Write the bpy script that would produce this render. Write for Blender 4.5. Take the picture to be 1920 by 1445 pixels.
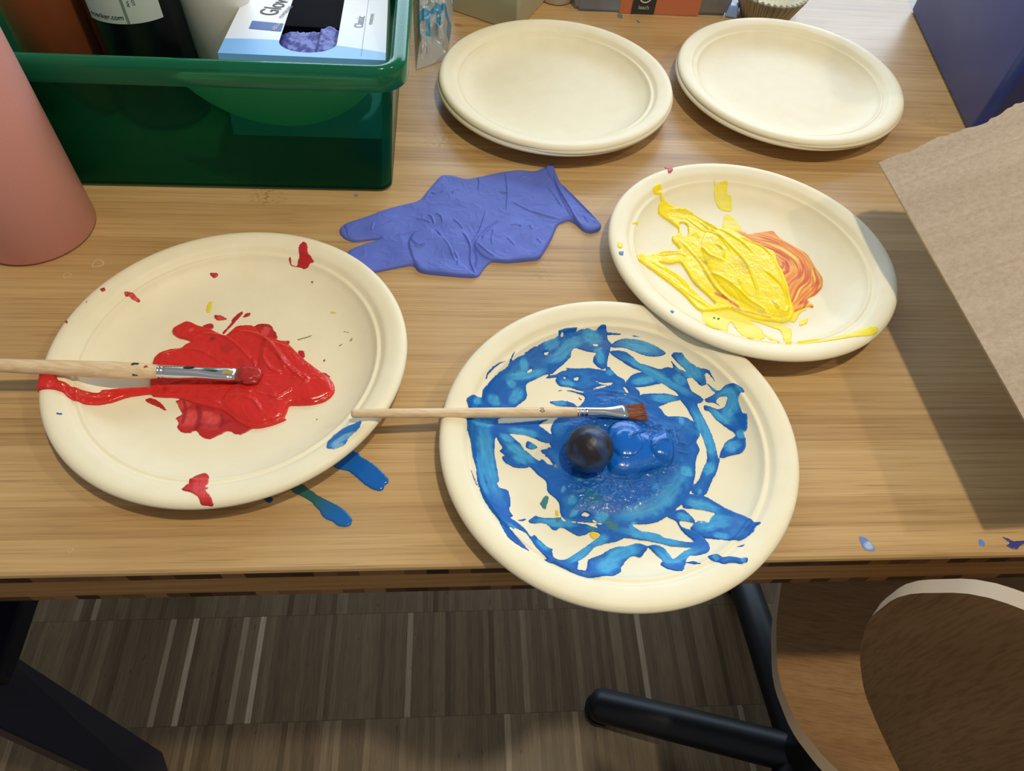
import bpy, bmesh, math, random
import numpy as np
from mathutils import Vector, Matrix
random.seed(7)
for o in list(bpy.data.objects): bpy.data.objects.remove(o)
SC = bpy.context.scene
COL = SC.collection
# ---------------------------------------------------------------- camera
TT = 0.74                      # table height
F, PITCH, ROLL, CAMH = 1321.66, 0.9375, 0.1145, 0.39507
cp, sp = math.cos(PITCH), math.sin(PITCH); cr, sr = math.cos(ROLL), math.sin(ROLL)
_up = Vector((0, sp, cp)); _rt = Vector((1, 0, 0)); CW = Vector((0, cp, -sp))
CR = cr*_rt + sr*_up; CU = -sr*_rt + cr*_up
CAM = Vector((0, 0, TT+CAMH))
cd = bpy.data.cameras.new('camera'); cam = bpy.data.objects.new('camera', cd); COL.objects.link(cam)
cd.sensor_width = 36; cd.lens = F/1920*36; cd.clip_start = 0.01
cam.matrix_world = Matrix(((CR[0], CU[0], -CW[0], CAM[0]), (CR[1], CU[1], -CW[1], CAM[1]), (CR[2], CU[2], -CW[2], CAM[2]), (0, 0, 0, 1)))
SC.camera = cam
# ---------------------------------------------------------------- world, lights, exposure
SC.view_settings.view_transform = 'Standard'; SC.view_settings.look = 'None'
SC.view_settings.gamma = 1; SC.view_settings.use_curve_mapping = False
SC.view_settings.exposure = 0.17
wd = bpy.data.worlds.new('world'); SC.world = wd; wd.use_nodes = True
bg = wd.node_tree.nodes['Background']; bg.inputs[0].default_value = (0.90, 0.93, 1.0, 1); bg.inputs[1].default_value = 0.27
def lamp(name, kind, loc, energy, color, target=None, **kw):
    l = bpy.data.lights.new(name, kind); l.energy = energy; l.color = color
    for k, v in kw.items(): setattr(l, k, v)
    o = bpy.data.objects.new(name, l); COL.objects.link(o); o.location = loc
    if target is not None:
        o.rotation_euler = (Vector(target)-Vector(loc)).to_track_quat('-Z', 'Y').to_euler()
    return o
lamp('ceiling_lamp_light', 'SPOT', (0.29, 0.10, TT+1.55), 42, (1.0, 0.87, 0.61), (0.1, 0.3, TT), shadow_soft_size=0.035, spot_size=2.0, spot_blend=0.5)
lamp('second_lamp_light', 'SPOT', (1.56, 0.30, TT+1.8), 26, (1.0, 0.84, 0.62), (0.1, 0.3, TT), shadow_soft_size=0.05, spot_size=2.0, spot_blend=0.5)
lamp('window_daylight', 'AREA', (0.3, 3.4, TT+1.15), 115, (0.62, 0.80, 1.0), (0.1, 0.4, TT), shape='RECTANGLE', size=4.6, size_y=1.7)
# ---------------------------------------------------------------- helpers
def at(x, y, z=0.0):
    """point z above the table top that lies on the sight line of photo point x, y"""
    d = CR*((x-960)/F) - CU*((y-722.5)/F) + CW
    t = (TT+z-CAM[2])/d[2]
    return CAM + d*t
def tag(o, label=None, cat=None, group=None, kind=None):
    if label: o['label'] = label
    if cat: o['category'] = cat
    if group: o['group'] = group
    if kind: o['kind'] = kind
    return o
def empty(name, loc, label=None, cat=None, rz=0, group=None):
    o = bpy.data.objects.new(name, None); COL.objects.link(o); o.location = loc; o.rotation_euler = (0, 0, rz)
    o.empty_display_size = 0.02
    return tag(o, label, cat, group)
def link(name, me, mat=None, parent=None, smooth=False, label=None, world=True):
    o = bpy.data.objects.new(name, me); COL.objects.link(o)
    for m in (mat if isinstance(mat, (list, tuple)) else [mat]):
        if m: me.materials.append(m)
    if smooth: me.shade_smooth()
    if parent:
        o.parent = parent
        if world:
            bpy.context.view_layer.update()
            o.matrix_parent_inverse = parent.matrix_world.inverted()
    if label: o['label'] = label
    return o
def mesh(name, V, Fc): 
    me = bpy.data.meshes.new(name); me.from_pydata([tuple(map(float, v)) for v in V], [], Fc); me.update(); return me
def bmfin(bm, name):
    bmesh.ops.recalc_face_normals(bm, faces=bm.faces)
    me = bpy.data.meshes.new(name); bm.to_mesh(me); bm.free(); return me
def smooth_angle(o, deg=40):
    me = o.data; me.shade_smooth()
    try: me.set_sharp_from_angle(angle=math.radians(deg))
    except Exception: pass
def box_mesh(name, sx, sy, sz, bev=0.0, seg=2, c=(0, 0, 0)):
    bm = bmesh.new(); bmesh.ops.create_cube(bm, size=1)
    for v in bm.verts: v.co = Vector((v.co.x*sx+c[0], v.co.y*sy+c[1], v.co.z*sz+c[2]))
    if bev: bmesh.ops.bevel(bm, geom=bm.edges[:], offset=bev, segments=seg, affect='EDGES', profile=0.5)
    return bmfin(bm, name)
def hexa(name, P8, bev=0.0, seg=2):
    bm = bmesh.new(); vs = [bm.verts.new(p) for p in P8]
    for f in ((0, 1, 2, 3), (7, 6, 5, 4), (0, 4, 5, 1), (1, 5, 6, 2), (2, 6, 7, 3), (3, 7, 4, 0)): bm.faces.new([vs[i] for i in f])
    if bev: bmesh.ops.bevel(bm, geom=bm.edges[:], offset=bev, segments=seg, affect='EDGES', profile=0.5)
    return bmfin(bm, name)
def lathe(name, prof, n=96, closed=False):
    V = []; Fc = []; m = len(prof)
    for i in range(n):
        a = 2*math.pi*i/n
        for r, z in prof: V.append((r*math.cos(a), r*math.sin(a), z))
    for i in range(n):
        j = (i+1) % n
        for k in range(m if closed else m-1):
            l = (k+1) % m
            Fc.append((i*m+k, j*m+k, j*m+l, i*m+l))
    bm = bmesh.new(); vs = [bm.verts.new(v) for v in V]
    for f in Fc:
        try: bm.faces.new([vs[i] for i in f])
        except ValueError: pass
    bmesh.ops.remove_doubles(bm, verts=bm.verts, dist=1e-6)
    bmesh.ops.dissolve_degenerate(bm, dist=1e-7, edges=bm.edges)
    return bmfin(bm, name)
def prism(name, pts, thick, bev=0.0):
    """flat outline (3D points on a plane) thickened downwards along its normal"""
    bm = bmesh.new(); vs = [bm.verts.new(p) for p in pts]; f = bm.faces.new(vs); f.normal_update()
    if f.normal.z < 0: f.normal_flip()
    nrm = f.normal.copy()
    r = bmesh.ops.extrude_face_region(bm, geom=[f])
    for v in [g for g in r['geom'] if isinstance(g, bmesh.types.BMVert)]: v.co -= nrm*thick
    if bev: bmesh.ops.bevel(bm, geom=bm.edges[:], offset=bev, segments=2, affect='EDGES')
    return bmfin(bm, name)
def text_mesh(s, size, depth=0.0002):
    cu = bpy.data.curves.new('lettering', 'FONT'); cu.body = s; cu.size = size; cu.extrude = depth; cu.align_x = 'CENTER'
    o = bpy.data.objects.new('lettering', cu); COL.objects.link(o); bpy.context.view_layer.update()
    me = bpy.data.meshes.new_from_object(o.evaluated_get(bpy.context.evaluated_depsgraph_get()))
    bpy.data.objects.remove(o); return me
def place(me, M):
    me.transform(M); return me
def frame(o, x, y, z):
    return Matrix(((x[0], y[0], z[0], o[0]), (x[1], y[1], z[1], o[1]), (x[2], y[2], z[2], o[2]), (0, 0, 0, 1)))
# ---------------------------------------------------------------- materials
def s2l(c): return tuple((v/12.92 if v <= .04045 else ((v+.055)/1.055)**2.4) for v in [x/255 for x in c])
def mat(name, rgb=None, rough=.5, spec=.5, metal=0., **kw):
    m = bpy.data.materials.new(name); m.use_nodes = True; nt = m.node_tree; b = nt.nodes['Principled BSDF']
    if rgb: b.inputs['Base Color'].default_value = (*s2l(rgb), 1)
    b.inputs['Roughness'].default_value = rough; b.inputs['Specular IOR Level'].default_value = spec; b.inputs['Metallic'].default_value = metal
    for k, v in kw.items(): b.inputs[k].default_value = v
    return m
class NT:
    def __init__(s, m): s.nt = m.node_tree; s.b = s.nt.nodes['Principled BSDF']; s.L = s.nt.links.new
    def n(s, t, **kw):
        nd = s.nt.nodes.new(t)
        for k, v in kw.items():
            if k.startswith('i_'): nd.inputs[k[2:].replace('_', ' ')].default_value = v
            else: setattr(nd, k, v)
        return nd
    def math(s, op, a, b=None, c=None, clamp=False):
        nd = s.n('ShaderNodeMath', operation=op); nd.use_clamp = clamp
        for i, v in enumerate((a, b, c)):
            if v is None: continue
            if isinstance(v, (int, float)): nd.inputs[i].default_value = v
            else: s.L(v, nd.inputs[i])
        return nd.outputs[0]
    def coord(s, scale=(1, 1, 1), rot=0, kind='Object', loc=(0, 0, 0)):
        t = s.n('ShaderNodeTexCoord'); mp = s.n('ShaderNodeMapping'); s.L(t.outputs[kind], mp.inputs[0])
        mp.inputs['Scale'].default_value = scale; mp.inputs['Rotation'].default_value = (0, 0, rot); mp.inputs['Location'].default_value = loc
        return mp.outputs[0]
    def noise(s, vec, scale, detail=4, rough=.5, dist=0):
        nd = s.n('ShaderNodeTexNoise'); s.L(vec, nd.inputs['Vector']); nd.inputs['Scale'].default_value = scale
        nd.inputs['Detail'].default_value = detail; nd.inputs['Roughness'].default_value = rough; nd.inputs['Distortion'].default_value = dist
        return nd.outputs[0]
    def ramp(s, fac, stops):
        nd = s.n('ShaderNodeValToRGB'); s.L(fac, nd.inputs[0]); e = nd.color_ramp.elements
        while len(e) < len(stops): e.new(.5)
        for i, (p, c) in enumerate(stops): e[i].position = p; e[i].color = (*(s2l(c) if not isinstance(c, float) else (c, c, c)), 1)
        return nd.outputs[0]
    def mix(s, fac, a, b, blend='MIX'):
        nd = s.n('ShaderNodeMix', data_type='RGBA', blend_type=blend)
        for k, v in ((0, fac), (6, a), (7, b)):
            if isinstance(v, (int, float)): nd.inputs[k].default_value = v
            elif isinstance(v, tuple): nd.inputs[k].default_value = (*s2l(v), 1)
            else: s.L(v, nd.inputs[k])
        return nd.outputs[2]
    def bump(s, h, strength=.3, dist=.001):
        nd = s.n('ShaderNodeBump'); nd.inputs['Strength'].default_value = strength; nd.inputs['Distance'].default_value = dist
        s.L(h, nd.inputs['Height']); s.L(nd.outputs[0], s.b.inputs['Normal'])
def noisy(m, rgb1, rgb2, scale=60, detail=5, bump=0., bdist=.0005, stretch=(1, 1, 1)):
    t = NT(m); v = t.coord(stretch); f = t.noise(v, scale, detail)
    t.L(t.ramp(f, [(.3, rgb1), (.7, rgb2)]), t.b.inputs['Base Color'])
    if bump: t.bump(t.noise(v, scale*6, 3), bump, bdist)
    return m
# bamboo table top
YAW = math.radians(8.08)
def bamboo():
    m = mat('bamboo', rough=.42, spec=.5); t = NT(m)
    v = t.coord(); sx = t.n('ShaderNodeSeparateXYZ'); t.L(v, sx.inputs[0]); X, Y = sx.outputs[0], sx.outputs[1]
    row = t.math('FLOOR', t.math('MULTIPLY', Y, 1/.021))
    wn = t.n('ShaderNodeTexWhiteNoise', noise_dimensions='1D'); t.L(row, wn.inputs['W'])
    tone = wn.outputs['Value']
    cmb = t.n('ShaderNodeCombineXYZ'); t.L(t.math('MULTIPLY', X, 5), cmb.inputs[0]); t.L(t.math('MULTIPLY', Y, 330), cmb.inputs[1]); t.L(t.math('MULTIPLY', tone, 37), cmb.inputs[2])
    grain = t.noise(cmb.outputs[0], 1, 3, .6)
    cm2 = t.n('ShaderNodeCombineXYZ'); t.L(t.math('MULTIPLY', X, 14), cm2.inputs[0]); t.L(t.math('MULTIPLY', Y, 1100), cm2.inputs[1])
    fine = t.noise(cm2.outputs[0], 1, 2, .6)
    blot = t.noise(v, 9, 4, .6)
    base = t.ramp(t.math('ADD', t.math('MULTIPLY', grain, .75), t.math('MULTIPLY', tone, .25)), [(.2, (160, 124, 78)), (.42, (184, 148, 98)), (.6, (197, 162, 110)), (.8, (206, 175, 126))])
    fl = t.ramp(fine, [(.30, (120, 92, 60)), (.44, (255, 255, 255))])
    c = t.mix(.42, base, fl, 'MULTIPLY')
    c = t.mix(t.math('MULTIPLY', t.math('SUBTRACT', blot, .5, clamp=True), 1.3), c, (196, 168, 132))
    # bamboo nodes: short wavy dark marks
    vor = t.n('ShaderNodeTexVoronoi', feature='F1'); cm3 = t.n('ShaderNodeCombineXYZ'); t.L(t.math('MULTIPLY', X, 9), cm3.inputs[0]); t.L(t.math('ADD', row, .5), cm3.inputs[1]); t.L(cm3.outputs[0], vor.inputs['Vector']); vor.inputs['Scale'].default_value = 1
    near = t.math('SUBTRACT', 1, t.math('MULTIPLY', vor.outputs['Distance'], 6), clamp=True)
    wv = t.noise(t.coord((260, 420, 1)), 1, 3, .6)
    nodem = t.math('MULTIPLY', near, t.math('GREATER_THAN', wv, .53))
    c = t.mix(t.math('MULTIPLY', nodem, .55), c, (134, 92, 55))
    # scratches
    sc = t.noise(t.coord((40, 300, 1), .6), 1, 2, .5)
    t.L(c, t.b.inputs['Base Color'])
    t.L(t.math('ADD', .27, t.math('MULTIPLY', blot, .22)), t.b.inputs['Roughness'])
    t.bump(t.math('ADD', grain, t.math('MULTIPLY', fine, .6)), .25, .0004)
    return m
def bamboo_edge():
    m = mat('bamboo_edge', rough=.6, spec=.3); t = NT(m)
    v = t.coord(); sx = t.n('ShaderNodeSeparateXYZ'); t.L(v, sx.inputs[0]); X, Z = sx.outputs[0], sx.outputs[2]
    g = t.noise(t.coord((8, 8, 260)), 1, 3)
    light = t.ramp(g, [(.3, (150, 108, 58)), (.7, (182, 138, 84))])
    lay = t.n('ShaderNodeCombineXYZ'); t.L(t.math('FLOOR', t.math('MULTIPLY', X, 1/.013)), lay.inputs[0]); t.L(t.math('GREATER_THAN', Z, -.02), lay.inputs[1])
    wn = t.n('ShaderNodeTexWhiteNoise', noise_dimensions='2D'); t.L(lay.outputs[0], wn.inputs['Vector'])
    dark = t.ramp(wn.outputs['Value'], [(.0, (44, 28, 14)), (.35, (78, 50, 26)), (.6, (118, 84, 50)), (1., (150, 108, 66))])
    b1 = t.math('MULTIPLY', t.math('LESS_THAN', Z, -.0035), t.math('GREATER_THAN', Z, -.0105))
    b2 = t.math('LESS_THAN', Z, -.0325)
    t.L(t.mix(t.math('ADD', b1, b2, clamp=True), light, dark), t.b.inputs['Base Color'])
    return m
def parquet():
    m = mat('parquet', rough=.38, spec=.4); t = NT(m)
    v = t.coord(); sx = t.n('ShaderNodeSeparateXYZ'); t.L(v, sx.inputs[0]); X, Y = sx.outputs[0], sx.outputs[1]
    row = t.math('FLOOR', t.math('MULTIPLY', Y, 1/.155)); off = t.math('MULTIPLY', row, .37)
    col = t.math('FLOOR', t.math('ADD', t.math('MULTIPLY', X, 1/.0085), off))
    cb = t.n('ShaderNodeCombineXYZ'); t.L(col, cb.inputs[0]); t.L(row, cb.inputs[1])
    wn = t.n('ShaderNodeTexWhiteNoise', noise_dimensions='2D'); t.L(cb.outputs[0], wn.inputs['Vector'])
    tone = t.ramp(wn.outputs['Value'], [(.0, (82, 66, 46)), (.06, (98, 80, 58)), (.5, (108, 89, 65)), (.92, (117, 97, 72)), (.97, (132, 112, 86)), (1., (176, 158, 128))])
    g = t.noise(t.coord((420, 22, 1)), 1, 4, .6)
    c = t.mix(.55, tone, t.ramp(g, [(.3, (190, 175, 158)), (.6, (255, 250, 240))]), 'MULTIPLY')
    kn = t.noise(t.coord((160, 45, 1)), 1, 3, .5)
    c = t.mix(t.math('MULTIPLY', t.math('GREATER_THAN', kn, .70), .5), c, (60, 40, 25))
    fy = t.math('FRACT', t.math('MULTIPLY', Y, 1/.155)); joint = t.math('LESS_THAN', fy, .006)
    c = t.mix(t.math('MULTIPLY', joint, .6), c, (55, 42, 30))
    t.L(c, t.b.inputs['Base Color']); t.bump(g, .2, .0003)
    return m
def plywood(name, a, b, c3):
    m = mat(name, rough=.5, spec=.35); t = NT(m)
    g = t.noise(t.coord((6, 60, 6), .35), 1, 5, .6, .4); f = t.noise(t.coord((60, 900, 60), .35), 1, 2, .5)
    c = t.mix(.35, t.ramp(g, [(.3, a), (.5, b), (.7, c3)]), t.ramp(f, [(.35, (170, 145, 115)), (.55, (255, 255, 255))]), 'MULTIPLY')
    t.L(c, t.b.inputs['Base Color']); t.bump(f, .15, .0002); return m
def pulp():
    m = mat('sugarcane_pulp', rough=.5, spec=.35); t = NT(m); v = t.coord()
    f = t.noise(v, 60, 4); t.L(t.ramp(f, [(.3, (238, 228, 196)), (.7, (242, 233, 203))]), t.b.inputs['Base Color'])
    t.bump(t.math('ADD', t.noise(v, 900, 3), t.math('MULTIPLY', t.noise(v, 250, 2), 1.0)), .10, .0004)
    t.b.inputs['Subsurface Weight'].default_value = 0.0
    return m
def paintmat(name, rough=.24, coat=.3):
    m = mat(name, rough=rough, spec=.32); t = NT(m)
    a = t.n('ShaderNodeVertexColor', layer_name='Col'); t.L(a.outputs[0], t.b.inputs['Base Color'])
    t.L(t.math('SUBTRACT', rough+.26, t.math('MULTIPLY', a.outputs['Alpha'], .26)), t.b.inputs['Roughness'])
    t.L(t.math('MULTIPLY', a.outputs['Alpha'], coat), t.b.inputs['Coat Weight']); t.b.inputs['Coat Roughness'].default_value = .1
    v = t.coord(); t.bump(t.noise(v, 700, 3, .6), .08, .0004)
    return m
def woodhandle():
    m = mat('brush_handle_wood', rough=.42, spec=.4); t = NT(m)
    g = t.noise(t.coord((30, 500, 500)), 1, 4, .6); t.L(t.ramp(g, [(.3, (206, 176, 134)), (.6, (228, 203, 165))]), t.b.inputs['Base Color']); return m
def cardboard():
    m = mat('corrugated_cardboard', rough=.85, spec=.15); t = NT(m); v = t.coord()
    f = t.noise(v, 300, 4, .7); g = t.noise(t.coord((2, 40, 2)), 1, 2)
    c = t.mix(.4, t.ramp(f, [(.3, (182, 163, 140)), (.7, (202, 184, 162))]), t.ramp(g, [(.3, (215, 205, 195)), (.7, (255, 255, 255))]), 'MULTIPLY')
    t.L(c, t.b.inputs['Base Color'])
    w = t.n('ShaderNodeTexWave', bands_direction='Y'); t.L(t.coord(rot=-.14), w.inputs[0]); w.inputs['Scale'].default_value = 6.3; w.inputs['Distortion'].default_value = .15
    rdg = t.math('POWER', w.outputs['Fac'], 60)
    t.bump(t.math('ADD', t.math('MULTIPLY', rdg, 1.2), t.math('MULTIPLY', f, .5)), .22, .0010); return m
M = dict(
    bamboo=bamboo(), edge=bamboo_edge(), parquet=parquet(), pulp=pulp(), card=cardboard(), handle=woodhandle(),
    paint=paintmat('wet_paint'), drypaint=paintmat('thin_paint', .4, .05),
    ply=plywood('beech_plywood', (138, 102, 62), (148, 112, 70), (157, 120, 78)),
    plyedge=mat('plywood_edge', (172, 150, 122), .55),
    navy=noisy(mat('navy_lacquer', rough=.4, spec=.3), (9, 11, 24), (13, 15, 32), 8),
    black=mat('black_coated_steel', (13, 14, 16), .45, .35),
    pink=noisy(mat('pink_powder_coat', rough=.42, spec=.4), (216, 152, 142), (219, 156, 146), 900, 2, .1, .0002),
    steel=mat('ferrule_metal', (214, 214, 212), .18, .5, 1.0),
    bristle=noisy(mat('bristle', rough=.55), (120, 66, 50), (176, 112, 88), 900, 2, stretch=(.1, 1, 1)),
    white=mat('white_plastic', (214, 212, 204), .4), label=noisy(mat('label_paper', rough=.6), (196, 208, 200), (206, 216, 208), 30),
    darkliquid=mat('black_paint_bottle', (14, 18, 22), .22, .5), ink=mat('printing_ink', (30, 38, 46), .6), inkblue=mat('blue_print', (60, 92, 160), .6),
    orangeb=noisy(mat('orange_brown_bottle', rough=.35), (132, 66, 38), (144, 76, 46), 20),
    boxwhite=mat('glove_box_card', (222, 224, 226), .5), boxblue=mat('pale_blue_print', (122, 178, 232), .5), boxgrey=mat('grey_print', (120, 130, 150), .6),
    glove=noisy(mat('violet_nitrile', rough=.55, spec=.3), (90, 108, 196), (98, 116, 206), 40, 3, .12, .0003),
    crate=noisy(mat('blue_crate_plastic', rough=.34, spec=.5), (38, 62, 138), (44, 68, 146), 30, 3, .05),
    beige=noisy(mat('beige_carton', rough=.7), (176, 168, 136), (186, 178, 146), 20), orange=mat('orange_card', (206, 122, 84), .6), darkcard=mat('dark_print', (52, 56, 54), .5), whiteink=mat('white_ink', (206, 206, 200), .6),
    foil=mat('foil_baking_case', (176, 170, 150), .38, .5, .6), paperw=mat('white_case_paper', (232, 232, 220), .7),
    purple=mat('dark_purple_yarn', (52, 48, 74), .8), gloveblue=mat('glove_inside_box', (84, 92, 176), .55),
    darkroom=mat('box_interior', (40, 48, 62), .8),
)
def clearmat(name, tint, trans, rough=.15, diff=(.8, .8, .8), gloss=.12):
    m = bpy.data.materials.new(name); m.use_nodes = True; nt = m.node_tree; nt.nodes.clear()
    out = nt.nodes.new('ShaderNodeOutputMaterial'); tr = nt.nodes.new('ShaderNodeBsdfTransparent'); tr.inputs[0].default_value = (*tint, 1)
    pr = nt.nodes.new('ShaderNodeBsdfPrincipled'); pr.inputs['Base Color'].default_value = (*diff, 1); pr.inputs['Roughness'].default_value = rough; pr.inputs['Specular IOR Level'].default_value = .5
    mx = nt.nodes.new('ShaderNodeMixShader'); fr = nt.nodes.new('ShaderNodeFresnel'); fr.inputs[0].default_value = 1.45
    ad = nt.nodes.new('ShaderNodeMath'); ad.operation = 'MULTIPLY_ADD'; ad.use_clamp = True; ad.inputs[1].default_value = gloss; ad.inputs[2].default_value = 1-trans
    nt.links.new(fr.outputs[0], ad.inputs[0]); nt.links.new(ad.outputs[0], mx.inputs[0]); nt.links.new(tr.outputs[0], mx.inputs[1]); nt.links.new(pr.outputs[0], mx.inputs[2]); nt.links.new(mx.outputs[0], out.inputs[0])
    return m
M['green'] = clearmat('green_translucent_plastic', s2l((176, 236, 209)), .90, .16, s2l((18, 120, 86)), .8)
M['greenrim'] = clearmat('green_plastic_rim', s2l((130, 220, 182)), .40, .14, s2l((16, 118, 82)), .8)
M['clear'] = clearmat('clear_plastic', (.9, .93, .95), .62, .12, (.45, .48, .52), .8)
M['film'] = clearmat('plastic_film', (.95, .96, .97), .40, .25, (.55, .58, .6), .9)
M['filmblue'] = clearmat('blue_film_print', s2l((120, 190, 230)), .4, .3, s2l((90, 170, 215)), .6)
# ================================================================ SETTING
flo = tag(link('floor', box_mesh('floor', 7, 7, .02, c=(0, 0, -.01)), M['parquet']), kind='structure')
flo.rotation_euler = (0, 0, YAW); flo.location = (-.4383, .160, 0)
# ================================================================ TABLE
e0 = at(0, 1080); table = empty('table', (e0[0], e0[1], 0), 'bamboo topped table covered with plates of paint, dark layered front edge', 'table', YAW)
def table_top():
    L0, L1, D, th, b = -1.0, 1.25, 0.95, .04, .0022
    prof = [(0.0, -th+.001), (.0, -b*1.6), (.0006, -b*.6), (b, 0), (D-b, 0), (D, -b), (D, -th), (.001, -th)]
    V = []; Fc = []
    for X in (L0, L1):
        for y, z in prof: V.append((X, y, z))
    n = len(prof)
    for k in range(n): Fc.append((k, n+k, n+(k+1) % n, (k+1) % n))
    Fc.append(tuple(range(n))); Fc.append(tuple(range(2*n-1, n-1, -1)))
    bm = bmesh.new(); vs = [bm.verts.new(v) for v in V]
    for f in Fc: bm.faces.new([vs[i] for i in f])
    me = bmfin(bm, 'tabletop')
    me.materials.append(M['bamboo']); me.materials.append(M['edge'])
    for p in me.polygons: p.material_index = 0 if p.normal.z > .5 or (abs(p.normal.y) > .1 and p.normal.z > .25) else 1
    o = bpy.data.objects.new('tabletop', me); COL.objects.link(o); o.parent = table; o.location = (0, 0, TT)
    return o
top = table_top()
for X in (-.9, 1.15):
    for Y in (.1, .82):
        o = bpy.data.objects.new('leg', box_mesh('leg', .06, .06, TT-.04, .004, c=(X, Y, (TT-.04)/2))); COL.objects.link(o); o.data.materials.append(M['navy']); o.parent = table
# ================================================================ PAINT / FIELD TOOLS
_rng = np.random.RandomState(3); _G = _rng.rand(256, 256)
def vnoise(x, y):
    xi = np.floor(x).astype(int); yi = np.floor(y).astype(int); fx = x-xi; fy = y-yi
    fx = fx*fx*(3-2*fx); fy = fy*fy*(3-2*fy); g = lambda a, b: _G[a % 256, b % 256]
    return (g(xi, yi)*(1-fx)+g(xi+1, yi)*fx)*(1-fy)+(g(xi, yi+1)*(1-fx)+g(xi+1, yi+1)*fx)*fy
def fbm(x, y, o=4):
    s = 0; a = .5
    for i in range(o): s = s+a*vnoise(x*2**i+17.3*i, y*2**i+9.1*i); a *= .5
    return s/(1-.5**o)
def sdf(P, poly):
    """signed distance, positive inside, only evaluated near the polygon"""
    poly = np.asarray(poly); d = np.full(len(P), -1.); mrg = .006
    lo = poly.min(0)-mrg; hi = poly.max(0)+mrg
    idx = np.where((P[:, 0] > lo[0]) & (P[:, 0] < hi[0]) & (P[:, 1] > lo[1]) & (P[:, 1] < hi[1]))[0]
    if not len(idx): return d
    Q = P[idx]; dd = np.full(len(Q), 1e9); ins = np.zeros(len(Q), bool)
    for a, b in zip(poly, np.roll(poly, -1, 0)):
        ab = b-a; t = np.clip(((Q-a)@ab)/(ab@ab+1e-18), 0, 1); dd = np.minimum(dd, ((Q-a-np.outer(t, ab))**2).sum(1))
        c = (a[1] > Q[:, 1]) != (b[1] > Q[:, 1])
        with np.errstate(divide='ignore', invalid='ignore'):
            ins ^= c & (Q[:, 0] < (b[0]-a[0])*(Q[:, 1]-a[1])/(b[1]-a[1]+1e-30)+a[0])
    d[idx] = np.sqrt(dd)*np.where(ins, 1, -1); return d
def pline(P, line, reach):
    """distance to an open polyline and side offset; far points get a big value"""
    line = np.asarray(line); d = np.full(len(P), 1e3); sg = np.zeros(len(P)); tt = np.zeros(len(P))
    lo = line.min(0)-reach; hi = line.max(0)+reach
    idx = np.where((P[:, 0] > lo[0]) & (P[:, 0] < hi[0]) & (P[:, 1] > lo[1]) & (P[:, 1] < hi[1]))[0]
    if not len(idx): return d, sg, tt
    Q = P[idx]; dd = np.full(len(Q), 1e9); ss = np.zeros(len(Q)); ta = np.zeros(len(Q)); acc = 0; tot = np.sqrt(((line[1:]-line[:-1])**2).sum(1)).sum()
    for a, b in zip(line[:-1], line[1:]):
        ab = b-a; ln = math.sqrt(ab@ab); t = np.clip(((Q-a)@ab)/(ln*ln+1e-18), 0, 1); e = np.sqrt(((Q-a-np.outer(t, ab))**2).sum(1))
        s_ = ((Q-a)@np.array([-ab[1], ab[0]]))/(ln+1e-12); m = e < dd
        dd[m] = e[m]; ss[m] = s_[m]; ta[m] = (acc+t[m]*ln)/tot; acc += ln
    d[idx] = dd; sg[idx] = ss; tt[idx] = ta; return d, sg, tt
def chaikin(p, closed=True, it=1):
    p = np.asarray(p, float)
    for _ in range(it):
        q = np.roll(p, -1, 0) if closed else p[1:]; a = p if closed else p[:-1]
        n = np.empty((2*len(q), p.shape[1])); n[0::2] = .82*a+.18*q; n[1::2] = .18*a+.82*q
        if not closed: n[0] = p[0]; n[-1] = p[-1]
        p = n
    return p
TILES = dict(A=(820, 560, 4.8171), B=(1100, 560, 4.8171), C=(820, 800, 4.8171), D=(1100, 800, 4.8171), R=(240, 560, 4.5714), S=(50, 420, 2.6301),
             Y=(1130, 280, 3.3103), G=(600, 280, 3.4286), T=(480, 820, 6.857), E=(1560, 880, 5.333), V=(1140, 320, 6.0), W=(1280, 400, 6.0))
def proj(tile, flat, surf):
    """trace points read off the photo -> points on the surface they lie on"""
    x0, y0, s = TILES[tile]; out = []
    for i in range(0, len(flat), 2):
        x, y = x0+flat[i]/s, y0+flat[i+1]/s; z = .004
        for _ in range(6):
            p = at(x, y, z); z = float(surf(np.array([[p[0], p[1]]]))[0])
        out.append((p[0], p[1]))
    return np.array(out)
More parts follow.
